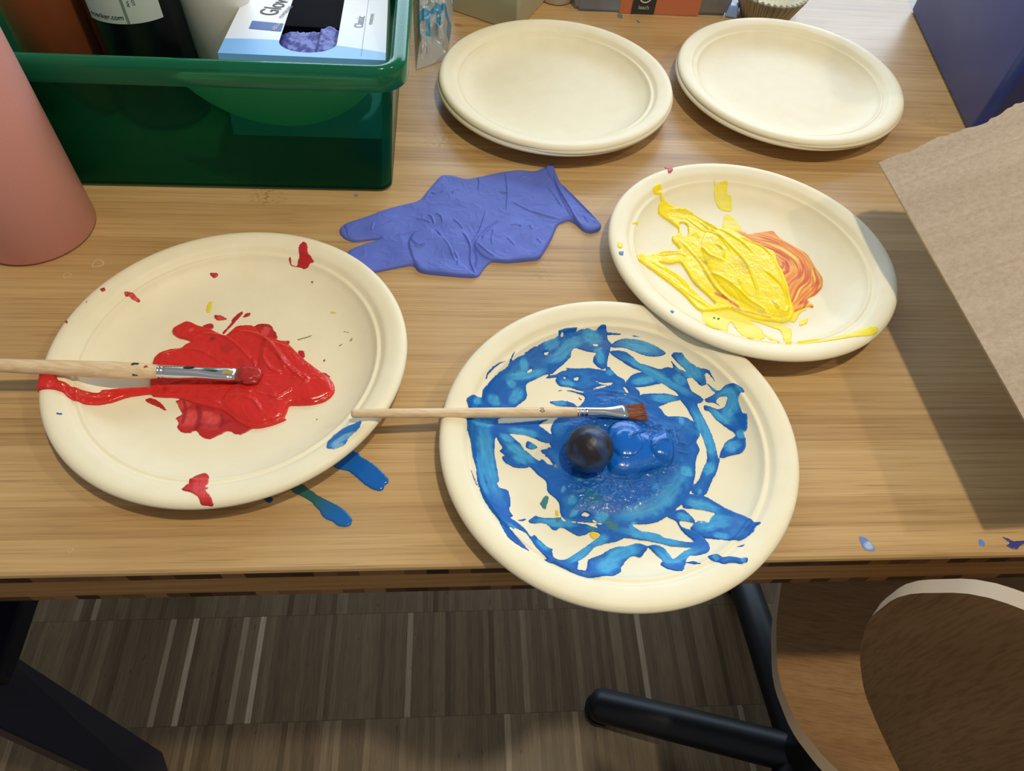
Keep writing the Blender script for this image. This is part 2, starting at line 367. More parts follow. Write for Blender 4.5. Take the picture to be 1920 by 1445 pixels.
def field_mesh(name, lo, hi, res, fn, surf, material, parent, label=None, lift=.00015):
    """fn(P)->(sdf, height, colour) ; builds the raised skin where sdf>0 with its edge snapped to the outline"""
    nx = int((hi[0]-lo[0])/res)+2; ny = int((hi[1]-lo[1])/res)+2
    gx, gy = np.meshgrid(lo[0]+np.arange(nx)*res, lo[1]+np.arange(ny)*res, indexing='ij')
    P = np.c_[gx.ravel(), gy.ravel()]; s, h, c = fn(P)
    S = s.reshape(nx, ny); g0, g1 = np.gradient(S, res); gn = np.hypot(g0, g1)+1e-9
    inside = S > 0
    cell = inside[:-1, :-1] | inside[1:, :-1] | inside[:-1, 1:] | inside[1:, 1:]
    near = (S > -res*1.6)
    cell &= near[:-1, :-1] & near[1:, :-1] & near[:-1, 1:] & near[1:, 1:]
    mv = np.clip(-S, 0, res*1.5)
    PX = gx+(g0/gn*mv); PY = gy+(g1/gn*mv)
    # separate pieces become separate parts
    lab = np.zeros(cell.shape, int); k = 0; comps = []; todo = np.argwhere(cell)
    for a, b in todo:
        if lab[a, b]: continue
        k += 1; st = [(a, b)]; lab[a, b] = k; cnt = 0
        while st:
            i, j = st.pop(); cnt += 1
            for u, v in ((i+1, j), (i-1, j), (i, j+1), (i, j-1)):
                if 0 <= u < cell.shape[0] and 0 <= v < cell.shape[1] and cell[u, v] and not lab[u, v]: lab[u, v] = k; st.append((u, v))
        comps.append((cnt, k))
    comps = sorted([c_ for c_ in comps if c_[0] > 10], reverse=True); first = None
    for cnt, k in comps[:60]:
        o_ = field_piece(name, lab == k, ny, nx, PX, PY, s, h, c, surf, material, parent, label, lift); first = first or o_
    return first
def field_piece(name, cell, ny, nx, PX, PY, s, h, c, surf, material, parent, label, lift):
    ii, jj = np.where(cell); q = np.stack([ii*ny+jj, (ii+1)*ny+jj, (ii+1)*ny+jj+1, ii*ny+jj+1], 1)
    used = np.unique(q); rm = np.full(nx*ny, -1); rm[used] = np.arange(len(used)); q = rm[q]
    XY = np.c_[PX.ravel()[used], PY.ravel()[used]]; hh = np.where(s[used] > 0, h[used], 0)
    Z = surf(XY)+lift+hh+TT
    V = np.c_[XY, Z]
    # skirt: drop the rim to just under the surface
    me = bpy.data.meshes.new(name)
    me.vertices.add(len(V)); me.vertices.foreach_set('co', V.astype(np.float32).ravel())
    me.loops.add(q.size); me.loops.foreach_set('vertex_index', q.astype(np.int32).ravel())
    me.polygons.add(len(q)); me.polygons.foreach_set('loop_start', np.arange(0, q.size, 4, dtype=np.int32)); me.polygons.foreach_set('loop_total', np.full(len(q), 4, np.int32))
    me.update(calc_edges=True); me.validate()
    if c is not None:
        a = me.color_attributes.new('Col', 'FLOAT_COLOR', 'POINT'); cc = (c[used] if c.shape[1] == 4 else np.c_[c[used], np.ones(len(used))]).astype(np.float32); a.data.foreach_set('color', cc.ravel())
    return link(name, me, material, parent, smooth=True, label=label)
def lerp(a, b, t): return a+(b-a)*t[:, None]
def L(c): return np.array(s2l(c))
def sstep(x): x = np.clip(x, 0, 1); return x*x*(3-2*x)
flat0 = lambda P: np.zeros(len(P))
# ================================================================ PLATES
PROF = [(0, .0030), (.058, .0030), (.070, .0033), (.079, .0046), (.0855, .0070), (.0900, .0098), (.0928, .0118), (.0938, .0136), (.0947, .0144), (.0957, .0142), (.0968, .0139), (.0976, .0143), (.0995, .0168), (.1010, .0178), (.1030, .0184), (.1070, .0195), (.1100, .0199), (.1125, .0196), (.1142, .0186), (.1149, .0172), (.1150, .0160)]
def thick_prof():
    top_ = PROF[:]; bot = []
    for r, z in reversed(PROF[:-1]):
        bot.append((max(r-.0006, 0) if r > .1 else r, max(z-.0014, .0004) if r > .085 else z-.0014))
    return top_+[(.1142, .0156)]+bot
PLATE_ME = lathe('plate', thick_prof(), 160)
class Pl:
    def __init__(s, c, a, b, th, z0, tilt=(0, 0)):
        s.c = np.array(c); s.a = a/.115; s.b = b/.115; s.th = th; s.z0 = z0; s.tilt = tilt
        s.pr = np.array(PROF)
    def surf(s, P):
        q = P-s.c; c_, s_ = math.cos(s.th), math.sin(s.th); x = (q[:, 0]*c_+q[:, 1]*s_)/s.a; y = (-q[:, 0]*s_+q[:, 1]*c_)/s.b
        return np.interp(np.hypot(x, y), s.pr[:, 0], s.pr[:, 1])+s.z0+q[:, 0]*s.tilt[0]+q[:, 1]*s.tilt[1]
    def build(s, label, group=None):
        root = empty('paper_plate', (s.c[0], s.c[1], TT+s.z0), label, 'plate', 0, group)
        me = PLATE_ME.copy(); R = Matrix.Rotation(s.th, 4, 'Z')
        me.transform(R @ Matrix.Diagonal((s.a, s.b, 1, 1)))
        for v in me.vertices: v.co.z += v.co.x*s.tilt[0]+v.co.y*s.tilt[1]
        o = bpy.data.objects.new('plate_body', me); COL.objects.link(o)
        if not me.materials: me.materials.append(M['pulp'])
        me.shade_smooth(); o.parent = root; s.root = root
        return root
def solo(s, label, group=None):
    root = s.build(label, group); o = root.children[0]; 
    o.parent = None; bpy.data.objects.remove(root); o.name = 'paper_plate'; o.location = (s.c[0], s.c[1], TT+s.z0); tag(o, label, 'plate', group); s.root = o; return o
red = Pl((-.1882, .2793), .1151, .1163, -.8064, 0); red.build('round cream pulp plate holding red paint, in front of the pink bottle')
blu = Pl((.0724, .2488), .1135, .1168, 2.417, 0); blu.build('round cream pulp plate smeared with blue paint, overhanging the table front edge')
yel = Pl((.1761, .4333), .1144, .1126, 0, .0034, (-.013, -.024)); yel.build('round cream pulp plate with yellow and orange paint, resting on the blue plate rim')
names = ['bottom', 'middle', 'topmost']
for nm, c, a, b, th, desc in (('bl', (.0088, .6465), .1138, .1129, .5443, 'clean cream plate {} in the stack behind the blue glove, next to the green bin'), ('br', (.2443, .7019), .1165, .1140, 1.1278, 'clean cream plate {} in the stack nearest the blue crate')):
    for k in range(3):
        jx, jy = ((-.0012, -.0012), (.0009, -.0007), (0, 0))[k]
        solo(Pl((c[0]+jx, c[1]+jy), a, b, th, .0020*k), desc.format(names[k]), 'clean plates in two stacks')
# ================================================================ BLUE PAINT
def paint_layer(name, plate, polys, holes, streaks, cols, hb, material, label, lo=None, hi=None, res=.0005, jag=.0007, bumps=(), creases=(), extra=None, fold=0., lightamt=1., inner=0., gloss=1.):
    W = [chaikin(proj(t, f, plate.surf)) for t, f in polys]; Hs = [chaikin(proj(t, f, plate.surf)) for t, f in holes]
    Sk = [(chaikin(proj(t, f, plate.surf), False, 2), w/TILES[t][2]/2750.) for t, f, w in streaks]
    Bm = [(chaikin(proj(t, f, plate.surf), True, 2), h, so) for t, f, h, so in bumps]
    Cr = [(chaikin(proj(t, f, plate.surf), False, 2), w, h) for t, f, w, h in creases]
    allp = np.concatenate(W); lo = allp.min(0)-.002; hi = allp.max(0)+.002
    def fn(P):
        s = np.full(len(P), -1.)
        for w in W: s = np.maximum(s, sdf(P, w))
        for w in Hs: s = np.minimum(s, -sdf(P, w))
        n1 = fbm(P[:, 0]*900, P[:, 1]*900, 3)-.5; s = s+n1*jag
        sb = np.clip(s/.0013, 0, 1); edge = np.sqrt(np.clip(sb*(2-sb), 0, 1))
        n2 = fbm(P[:, 0]*160+3, P[:, 1]*160, 4)
        h = hb*edge*(.85+.3*n2)
        light = np.zeros(len(P))
        for ln, w in Sk:
            d, sg, tt = pline(P, ln, w*2.2)
            br = .2+.9*vnoise(sg/.00065+31*w*1e3, tt*9)*(.6+.8*vnoise(sg/.0011+7, tt*5))          # bristle lines along the stroke
            wv = w*(.45+.75*np.sin(math.pi*np.clip(tt, 0, 1))**.7)*(.8+.5*vnoise(P[:, 0]*420, P[:, 1]*420)); k = sstep((1.35-d/wv)/.9)*sstep(tt*3+.15)*sstep((1-tt)*3+.15)
            light = np.maximum(light, k*(.45+.55*br)); 
        light = np.clip(light*.9+inner*sstep((s-.0007)/.003)*(.1+.9*sstep((fbm(P[:, 0]*90+9, P[:, 1]*90, 3)-.42)*4)), 0, 1)
        h = h*(1-.6*np.clip(light, 0, 1))+hb*.25*edge*(vnoise(P[:, 0]*2600, P[:, 1]*500)-.5)*(light > .05)
        for bp, hh, so in Bm:
            k = np.clip(sdf(P, bp)/so, 0, 1); h = h+hh*np.sqrt(np.clip(k*(2-k), 0, 1))
        for ln, w, hh in Cr:
            d, sg, tt = pline(P, ln, w*3); h = h+hh*np.exp(-(d/w)**2)*np.where(sg > 0, 1, np.exp(-(d/(w*.4))**2))*sstep(tt*5)*sstep((1-tt)*5)
        if fold:
            wx = fbm(P[:, 0]*60, P[:, 1]*60, 2)*.02; wy = fbm(P[:, 0]*60+50, P[:, 1]*60+20, 2)*.02
            rd = 1-np.abs(2*fbm((P[:, 0]+wx)*170, (P[:, 1]+wy)*170, 3)-1); h = h+fold*rd**4*sstep(s/.003)
        c = lerp(cols[0][None], cols[1][None], np.clip(light*lightamt, 0, 1))
        c = lerp(c, cols[2][None], sstep((n2-.55)*5)*.35*(1-np.clip(light, 0, 1)))
        c = np.c_[c, np.full(len(c), gloss)]
        if extra is not None:
            s, h, c3 = extra(P, s, h, c[:, :3])
            c = c3 if c3.shape[1] == 4 else np.c_[c3, c[:, 3]]
        return s, np.maximum(h, .00003), c
    return field_mesh(name, lo, hi, res, fn, plate.surf, material, plate.root, label)
BP = [
 ('A', [260,905,320,862,345,870,400,905,410,820,440,790,480,740,560,660,630,620,650,580,720,530,775,505,850,482,900,430,940,400,1010,370,1100,320,1090,290,1150,268,1270,257,1240,285,1290,268,1370,258,1430,268,1470,240,1500,230,1525,240,1540,275,1580,300,1680,308,1640,320,1580,322,1530,320,1540,370,1570,400,1565,430,1560,460,1550,500,1535,560,1530,620,1500,640,1440,610,1405,570,1410,530,1440,490,1370,480,1310,465,1260,445,1225,450,1210,480,1205,530,1190,540,1130,600,1080,640,1040,680,970,685,880,730,800,770,800,820,812,870,800,910,750,945,700,980,600,1030,560,1090,270,1090,290,1000,275,960]),
 ('A', [268,1070,1010,1085,960,1110,910,1140,990,1195,1040,1240,1060,1310,960,1300,850,1250,780,1230,640,1215,500,1215,268,1215]),
 ('C', [268,-130,268,0,300,120,308,190,320,280,350,370,360,470,385,570,420,660,480,750,560,850,590,920,640,1000,720,1065,850,1135,750,1030,690,960,640,895,700,930,690,905,790,950,850,1000,790,920,720,860,650,815,690,810,660,770,650,740,660,700,658,640,640,570,560,550,535,505,560,495,545,400,530,320,515,255,520,135,530,60,560,-130]),
 ('C', [640,850,720,860,790,920,850,1000,875,970,930,1030,1000,1090,1045,1105,1035,1130,1050,1180,1110,1205,1150,1200,1200,1175,1300,1110,1400,1040,1440,1010,1480,975,1540,960,1620,970,1690,990,1690,1005,1620,1035,1530,1055,1440,1060,1400,1110,1330,1180,1270,1210,1275,1240,1260,1290,1340,1300,1375,1290,1370,1230,1400,1190,1440,1165,1500,1160,1560,1115,1640,1090,1690,1085,1690,1240,1655,1265,1660,1310,1600,1345,1430,1362,1330,1362,1180,1300,1060,1240,1000,1225,950,1190,1000,1200,920,1120,860,1040,790,940,700,900]),
 ('C', [815,850,885,800,930,820,1060,825,1110,815,1130,850,1200,860,1350,880,1480,930,1690,960,1690,1005,1600,970,1480,975,1440,950,1380,950,1340,975,1270,990,1200,950,1120,905,1060,945,970,865,850,875]),
 ('C', [720,840,810,830,770,855]),
 ('C', [530,50,640,60,700,110,750,150,780,205,820,230,860,270,920,310,945,290,960,300,1000,340,1080,350,1200,500,1100,600,1000,600,985,490,900,430,840,360,790,375,700,370,600,320,580,260,640,280,560,220,590,190,560,145,520,60]),
 ('C', [800,150,820,125,880,160,910,185,860,210,800,190]), ('C', [930,210,990,200,1010,230,960,250]),
 ('A', [435,720,450,670,500,610,570,570,625,562,560,590,500,640,455,690,445,725]), ('A', [635,640,650,570,680,500,705,470,675,540,655,600,650,640]),
 ('C', [280,270,310,400,370,560,405,610,340,500,300,380]), ('A', [780,497,860,440,900,425,870,455,800,498]),
 ('A', [980,715,1000,695,1070,685,1120,655,1200,640,1150,625,1280,630,1370,625,1460,640,1520,650,1590,700,1640,715,1690,730,1690,800,1600,790,1560,775,1450,790,1350,840,1280,830,1200,800,1100,790,1065,740,1080,710,1000,720]),
 ('A', [1155,825,1220,830,1340,860,1330,880,1250,850]), ('A', [1085,830,1130,822,1110,835]),
 ('A', [1000,930,1100,920,1180,925,1240,950,1270,980,1080,970]),
 ('B', [165,640,200,610,240,660,280,700,340,730,350,760,480,830,460,860,380,850,330,790,220,700]),
 ('B', [225,410,270,375,350,355,450,362,550,385,640,430,710,480,715,500,640,525,520,515,420,470,330,440,215,440]),
 ('B', [390,310,450,305,510,340,450,320]),
 ('B', [205,475,270,465,350,475,410,520,470,580,560,605,660,640,720,615,790,630,755,550,830,635,900,660,960,710,900,720,920,770,940,830,1010,870,1060,910,1040,935,990,950,1060,1080,1120,1200,1165,1330,1185,1440,1205,1446,1175,1566,1130,1646,1075,1781,950,1756,945,1711,1020,1626,1040,1556,1090,1456,1080,1346,1030,1206,960,1090,900,980,850,920,820,850,690,770,600,700,480,650,400,620,310,560,230,510]),
 ('B', [345,765,400,690,470,665,560,660,690,760,620,775,520,795,440,800,380,790]),
 ('B', [480,880,500,860,600,855,720,855,840,885,850,915,760,930,690,960,650,975,560,960]),
 ('B', [760,510,790,480,870,455,890,520,930,570,1010,620,1110,635,1130,680,1180,780,1140,720,1090,660,1065,680,1080,740,1080,775,1030,790,970,730,900,650,830,590]),
 ('B', [1080,760,1120,790,1180,830,1230,830,1150,850]),
 ('B', [1065,905,1120,880,1200,830,1260,770,1340,765,1400,775,1435,835,1385,850,1375,900,1380,960,1405,1030,1455,1035,1450,1190,1410,1200,1440,1280,1435,1346,1400,1396,1300,1416,1230,1441,1195,1426,1220,1356,1260,1286,1350,1241,1330,1206,1255,1160,1165,1090,1110,1020,1060,1005,1055,960,1110,970,1180,1000,1240,985,1265,930,1275,880,1200,885,1160,930,1210,970,1150,940,1080,935]),
 ('B', [1385,870,1450,970,1420,920]),
 ('D', [860,690,900,600,1075,625,1180,690,1300,755,1420,800,1500,855,1575,860,1560,880,1525,900,1510,945,1430,1010,1350,1030,1230,1020,1120,1010,1060,1005,1000,960,960,940,930,920,970,870,1010,850,1060,850,1100,870,1130,810,1170,780,1080,760,1000,745,870,735]),
 ('D', [780,760,870,740,940,800,980,850,960,870,870,850,830,850,850,900,930,930,1000,960,1060,1005,1100,1050,1115,1100,1090,1140,1000,1160,910,1165,875,1305,800,1300,720,1280,660,1240,690,1210,620,1150,570,1100,540,1080,600,1060,680,1080,730,1130,780,1200,800,1185,880,1120,940,1100,960,1095,850,1085,750,1080,690,1060,600,1040,400,1010,300,1000,200,950,150,880,400,880,480,940,570,950,650,970,700,1000,800,1020,880,1040,980,1040,900,980,850,930,810,850,720,815]),
 ('D', [440,1050,500,1060,560,1080,540,1110,490,1185,430,1165,380,1180,310,1255,310,1310,200,1345,80,1360,0,1355,-60,1340,0,1290,10,1200,60,1180,120,1160,200,1110,280,1080,360,1080]),
 ('D', [-10,1100,60,1040,140,970,200,950,320,1000,250,1040,150,1060,60,1090,-10,1140]),
 ('D', [890,1225,980,1210,1040,1245,960,1240]),
 ('D', [1095,1165,1140,1150,1210,1165,1250,1175,1320,1170,1390,1185,1455,1180,1455,1220,1390,1240,1330,1225,1220,1240,1180,1220,1105,1195]),
 ('D', [1350,1085,1440,1060,1400,1085]),
 # central mass (one outline, tile B frame)
 ('B', [-60,850,150,800,250,770,350,760,480,840,480,880,560,960,660,980,720,1065,800,1060,900,1070,960,1110,1010,1180,1025,1230,985,1290,1025,1360,985,1446,980,1606,950,1716,900,1796,860,1856,780,1916,720,1971,640,2016,550,2036,400,2036,300,2036,250,2106,150,2086,60,2036,130-1348+1480,2036,-189,2006,-240,1946,-245,1846,-288,1796,-358,1746,-363,1646,-300,1520,-388,1406,-340,1330,-300,1250,-330,1180,-288,1085,-68,975,-8,900]),
]
BH = [('A', [945,488,1020,478,985,515]), ('A', [800,665,855,628,858,655,820,672]), ('A', [1117,312,1124,298,1140,298,1148,312,1138,327,1122,326]), ('A', [1395,410,1450,408,1455,425,1420,432]), ('A', [1215,335,1265,338,1230,347]),
 ('A', [1125,705,1165,710,1150,730]), ('A', [1230,715,1280,705,1270,740,1235,735]), ('A', [1390,725,1480,760,1590,755,1570,780,1480,775]), ('A', [645,1088,720,1086,690,1096]),
 ('C', [1295,800,1330,768,1385,795,1350,815]), ('C', [1400,825,1445,860,1430,870,1400,855]), ('C', [960,270,1000,275,1050,345,1010,340,965,300]), ('C', [950,160,1000,150,1035,180,980,190]),
 ('B', [325,795,350,800,385,850,360,855]), ('A', [1440,800,1480,790,1470,812]), ('D', [1010,850,1050,855,1040,870])]
BS = [('A', [500,850,520,980], 46), ('A', [760,800,660,960], 44), ('A', [960,570,1100,530,1180,420,1350,350], 50), ('A', [600,710,700,700,900,680,1000,630], 34), ('A', [1290,300,1370,330,1500,400], 60), ('A', [1480,480,1480,600], 30), ('A', [780,520,790,680], 34), ('A', [950,440,1110,370], 44), ('A', [330,890,400,960], 30), ('A', [640,800,700,740], 40),
 ('C', [420,-60,440,200,470,400,520,560,560,640], 62), ('C', [360,200,400,480,460,640], 20), ('C', [600,130,900,330], 40), ('C', [680,250,820,340], 30), ('C', [620,20,930,80], 34), ('C', [560,60,700,150], 25), ('C', [900,1000,1010,1130], 36), ('C', [1150,1230,1300,1150,1430,1040], 36), ('C', [850,850,1300,885], 34), ('C', [1440,1310,1640,1180], 60), ('C', [820,160,900,195], 30), ('C', [620,860,760,960], 20), ('C', [1240,440,1290,520], 30), ('C', [1120,560,1160,580], 26), ('C', [1215,770,1250,810], 40), ('C', [1180,640,1260,700], 30),
 ('D', [890,350,800,520,680,680,400,790,200,850], 58), ('D', [890,350,900,460], 50), ('D', [100,770,180,860], 50), ('D', [1050,0,1110,150,1130,300], 50), ('D', [1150,330,1050,430], 44), ('D', [880,670,1230,770], 44), ('D', [960,930,1150,840,1350,850], 60), ('D', [1130,960,1300,1000], 30), ('D', [380,880,460,920], 34), ('D', [300,930,650,1010,950,1090], 40), ('D', [600,1060,760,1210,850,1150,1030,1100], 50), ('D', [150,1250,300,1130,500,1080], 54), ('D', [800,790,950,850], 34), ('D', [1230,200,1400,140], 44), ('D', [20,1090,200,980], 34), ('D', [600,530,640,570], 34), ('D', [1380,1200,1440,1195], 24), ('D', [1130,1180,1200,1180], 20), ('D', [1000,580,1040,600], 20),
 ('B', [60,430,130,520,130,600], 40), ('B', [250,415,550,430,690,490], 66), ('B', [250,500,420,570,800,800,1000,900], 38), ('B', [400,760,640,720], 34), ('B', [560,900,830,900], 40), ('B', [820,500,900,620,1060,740], 70), ('B', [780,690,900,780], 44), ('B', [950,960,1050,1150,1110,1400], 50), ('B', [1120,890,1320,830,1320,950,1270,1050,1340,1130], 52), ('B', [1100,980,1200,1080,1330,1130], 34), ('B', [1390,1180,1400,1270], 34), ('B', [820,1100,880,1110], 40), ('B', [180,640,240,690], 30), ('B', [1110,790,1180,840], 24),
 ('A', [1100,750,1250,780], 30), ('A', [1020,940,1180,950], 26), ('A', [840,1215,900,1250], 20), ('A', [290,1110,520,1130], 30)]
C_BLUE = (L((2, 92, 178)), L((70, 168, 218)), L((2, 76, 156)))
MASS = BP[-1]
MOUND = ('B', [180,1200,250,1130,350,1120,450,1150,520,1230,600,1250,690,1200,760,1290,770,1306,780,1456,740,1536,600,1556,520,1586,400,1626,280,1621,200,1586,170,1486])
def blue_extra(P, s, h, c):
    d = sdf(P, chaikin(proj(*MASS, blu.surf))); k = sstep((d-.004)/.012)
    wr = fbm(P[:, 0]*420, P[:, 1]*420, 4); rg = 1-np.abs(2*fbm(P[:, 0]*300+wr*2, P[:, 1]*300, 3)-1)
    m = sdf(P, chaikin(proj(*MOUND, blu.surf))); km = sstep(m/.004)
    h = h+k*(1-km)*(.0014+.0007*rg**3+.0003*wr)+np.where(k > 0, 0, 0)
    h = h+km*.0012
    c = lerp(c, L((2, 84, 168))[None], k*.5); c = lerp(c, L((0, 98, 194))[None], km*.8)
    for cx, cy, r, col in ((1.0, 0, 0, None),): pass
    for t, x, y, r, col, am in (('C', 1400, 650, .006, (30, 110, 130), .6), ('C', 1080, 850, .0016, (70, 120, 90), .8), ('C', 1390, 905, .0032, (60, 140, 110), .7), ('C', 1590, 900, .0035, (70, 130, 90), .7), ('D', 200, 870, .004, (60, 120, 110), .6), ('C', 1070, 362, .0012, (150, 150, 60), .8)):
        p = proj(t, [x, y], blu.surf)[0]; q = np.hypot(P[:, 0]-p[0], P[:, 1]-p[1])+(fbm(P[:, 0]*600, P[:, 1]*600, 2)-.5)*.003
        c = lerp(c, L(col)[None], sstep(1.3-q/r)*am)
    return s, h, np.c_[c, np.clip(.05+.5*k*sstep((wr-.4)*5)+km, 0, 1)]
paint_layer('blue_paint', blu, BP, BH, BS, C_BLUE, .00055, M['paint'], 'wet cobalt blue brushed paint', bumps=[(*MOUND, .0065, .011), ('D', [560,150,690,60,760,130,770,300,720,370,600,330,540,250], .0022, .006), ('D', [200,120,320,60,450,110,500,220,420,330,280,330,210,250], .0022, .008), ('B', [790,1075,900,1080,960,1130,990,1240,940,1330,850,1330,790,1240], .0012, .006)],
    creases=[('D', [170,400,300,470,480,440,640,400,760,340], .0012, -.0014), ('D', [520,200,600,120,700,60,790,40], .0012, .0016), ('D', [560,260,640,190,740,180], .0009, .0012), ('D', [20,600,120,650,260,660], .0011, .0010), ('D', [40,440,200,490,400,520,560,470], .0010, .0009), ('D', [800,150,930,190], .0009, .0009), ('D', [790,240,930,250], .0008, .0008), ('B', [120,820,330,870,480,930,560,1000], .001, .001), ('B', [430,1080,560,1180,700,1150], .001, .0012), ('D', [340,180,450,110,540,70], .001, .0012), ('A', [1380,880,1500,860,1640,900], .0009, .0009), ('C', [1150,430,1300,560,1420,600], .001, .001)],
    extra=blue_extra, inner=.22)
def blob(name, plate, t, pts, rgb, label=None, hb=.0004, rgb2=None, streaks=(), jag=.0006, res=.0004, material=None, holes=(), **kw):
    polys = [(t, p) for p in pts] if isinstance(pts[0], (list, tuple)) else [(t, pts)]
    return paint_layer(name, plate, polys, holes, streaks, (L(rgb), L(rgb2 or rgb), L(rgb)), hb, material or M['drypaint'], label, res=res, jag=jag, **kw)
blob('yellow_paint', blu, 'C', [[1370,960,1400,945,1460,960,1455,990,1420,1018,1385,1000], [1060,760,1085,750,1100,800,1070,805]], (236, 200, 60), 'dab of yellow paint')
blob('green_paint', blu, 'C', [[930,700,950,640,975,620,1005,625,1000,660,985,745,950,740]], (60, 130, 130), 'scraped teal paint mark', jag=.0015)
blob('red_paint', blu, 'A', [[1278,885,1290,895,1312,912,1290,918,1280,905], [1340,845,1400,825,1450,828,1400,850,1360,860]], (214, 84, 60), 'small red paint dab', jag=.001)
# ball rolled in the paint
bc = at(1104, 846, .016)
def ball():
    bm = bmesh.new(); bmesh.ops.create_uvsphere(bm, u_segments=64, v_segments=40, radius=.0150)
    for v in bm.verts:
        n = v.co.normalized(); k = fbm(np.array([n.x*3+5+n.z*2]), np.array([n.y*3+5-n.z]), 3)[0]; v.co += n*.0006*(k-.5)
    me = bmfin(bm, 'ball'); m = mat('dark_ball', rough=.42, spec=.45); t = NT(m); v = t.coord()
    f = t.noise(v, 48, 3, .5, .6); w = t.noise(v, 170, 4, .6)
    c = t.ramp(f, [(.44, (34, 30, 36)), (.50, (38, 56, 92)), (.66, (28, 70, 132))]); c = t.mix(t.math('MULTIPLY', t.math('GREATER_THAN', w, .58), .4), c, (36, 28, 30))
    t.L(c, t.b.inputs['Base Color']); t.bump(f, .5, .002)
    o = link('ball', me, m, smooth=True); o.location = (bc[0]+.0, bc[1], TT+.0030+.0160); tag(o, 'small dark ball half coated in blue paint, on the blue paint plate', 'ball')
ball()
# ================================================================ RED PAINT
RP = [('R', [210,565,230,510,280,465,380,435,460,430,500,395,545,380,520,360,430,340,380,300,385,265,420,240,500,200,540,205,600,235,680,255,780,300,830,330,880,290,930,245,1000,235,1080,235,1150,320,1260,350,1340,375,1400,410,1460,480,1540,550,1650,630,1730,680,1770,740,1775,800,1740,850,1680,890,1580,915,1480,920,1380,920,1370,960,1340,1030,1365,1040,1240,1090,1130,1115,1060,1115,950,1070,870,1000,790,950,700,940,600,910,480,870,400,850,300,850,200,840,190,760,192,690]),
      ('S', [620,805,480,812,370,820,365,835,330,835,240,810,200,785,160,775,140,740,65,745,45,838,130,815,180,830,210,860,280,890,350,895,430,880,500,855,600,842,640,840])]
RC = [('R', [560,330,700,320,830,340,940,420,1020,500,1080,570], .0016, .0014), ('R', [240,520,450,455,600,455,700,500,850,590], .0014, .0011), ('R', [850,330,1000,300,1120,330,1240,420,1330,560,1360,700], .002, .0013), ('R', [1130,300,1250,470,1400,640,1560,760], .0018, .0012), ('R', [1060,520,1100,600,1090,680,1060,740], .0013, .0014), ('R', [880,880,1000,870,1090,900,1160,1010], .0013, .0012), ('R', [1180,420,1160,540,1230,640,1350,680], .0015, .001), ('R', [1400,700,1500,680,1560,730,1480,760], .0012, .0011), ('R', [560,860,750,900,830,940], .0012, .0009), ('R', [940,780,1010,830,1080,830], .0012, .0012), ('R', [300,770,600,790,900,770], .0014, .0008), ('S', [90,770,190,800,300,860,450,845], .0014, .0008), ('R', [680,480,760,530,860,560,900,600], .0012, -.001), ('R', [1200,860,1290,880,1360,830,1440,800], .0014, .0010)]
C_RED = (L((212, 42, 34)), L((222, 72, 68)), L((196, 38, 34)))
# thin smears first
RT = [('R', [400,860,450,960,470,990,405,1025,440,1060,420,1110,460,1145,520,1155,590,1125,620,1180,690,1210,760,1180,860,1130,920,1160,980,1165,1080,1110,1060,1000,700,850]),
      ('R', [1070,240,1130,215,1200,215,1240,240,1250,270,1270,290,1285,350,1180,350,1110,300]), ('R', [1290,360,1390,360,1380,390,1340,410,1290,400]), ('R', [1450,445,1510,445,1520,500,1490,520]), ('R', [450,440,500,390,600,370,700,420,600,460]),
      ('R', [630,235,700,210,730,215,735,255,680,270]), ('R', [740,140,800,140,860,180,770,190,745,170]), ('R', [890,205,890,180,940,130,985,105,985,130,930,190,820,310,810,290]), ('R', [980,165,1010,125,1055,120,1040,150]), ('R', [150,860,200,850,270,880,330,950,320,960,240,920,150,880]), ('R', [1640,640,1690,630,1740,670,1700,690])]
def smear_extra(P, s, h, c):
    for t, f, w, am in (('R', [480,880,500,960,470,1060], .0013, .7), ('R', [600,930,620,1010,585,1120], .0019, .8), ('R', [640,1080,720,1100,800,1070,870,1050], .002, .5), ('R', [800,1000,820,1060,790,1100], .0012, .6), ('R', [1090,225,1160,220,1230,245], .0012, .7), ('R', [1260,280,1270,330], .001, .6)):
        d, sg, tt = pline(P, chaikin(proj(t, f, red.surf), False, 2), w*2); c = lerp(c, L((142, 28, 30))[None], sstep(1.3-d/w)*am)
    return s, h, c
paint_layer('red_smear', red, RT, [], [('R', [520,1110,560,940], 80), ('R', [440,870,470,960], 60), ('R', [680,1130,760,980], 60), ('R', [700,960,660,1040], 40), ('R', [1140,275,1220,290], 70), ('R', [1300,380,1370,375], 40), ('R', [760,160,840,178], 30)], (L((186, 40, 38)), L((224, 84, 80)), L((160, 34, 34))), .0004, M['drypaint'], 'thin streaky red smear', jag=.0009, extra=smear_extra)
def red_extra(P, s, h, c):
    for t, x, y, r, col, am in (('R', 730, 360, .0022, (130, 40, 36), .8), ('R', 850, 440, .0045, (150, 40, 36), .5), ('R', 980, 560, .004, (150, 40, 36), .35), ('R', 330, 790, .002, (150, 40, 36), .6), ('R', 550, 285, .0018, (226, 90, 84), .7)):
        p = proj(t, [x, y], red.surf)[0]; q = np.hypot(P[:, 0]-p[0], P[:, 1]-p[1]); c = lerp(c, L(col)[None], sstep(1.4-q/r)*am)
    return s, h, c
paint_layer('red_paint', red, RP, [], [('S', [330,860,200,820], 12), ('S', [110,790,150,800], 14)], C_RED, .0020, M['paint'], 'thick glossy red paint', creases=RC, fold=.0004, jag=.0002,
    bumps=[('R', [1150,350,1400,420,1560,570,1740,700,1760,820,1600,900,1380,900,1340,1030,1100,1100,900,1000,800,900,900,760,1100,700], .0022, .008)], extra=red_extra)
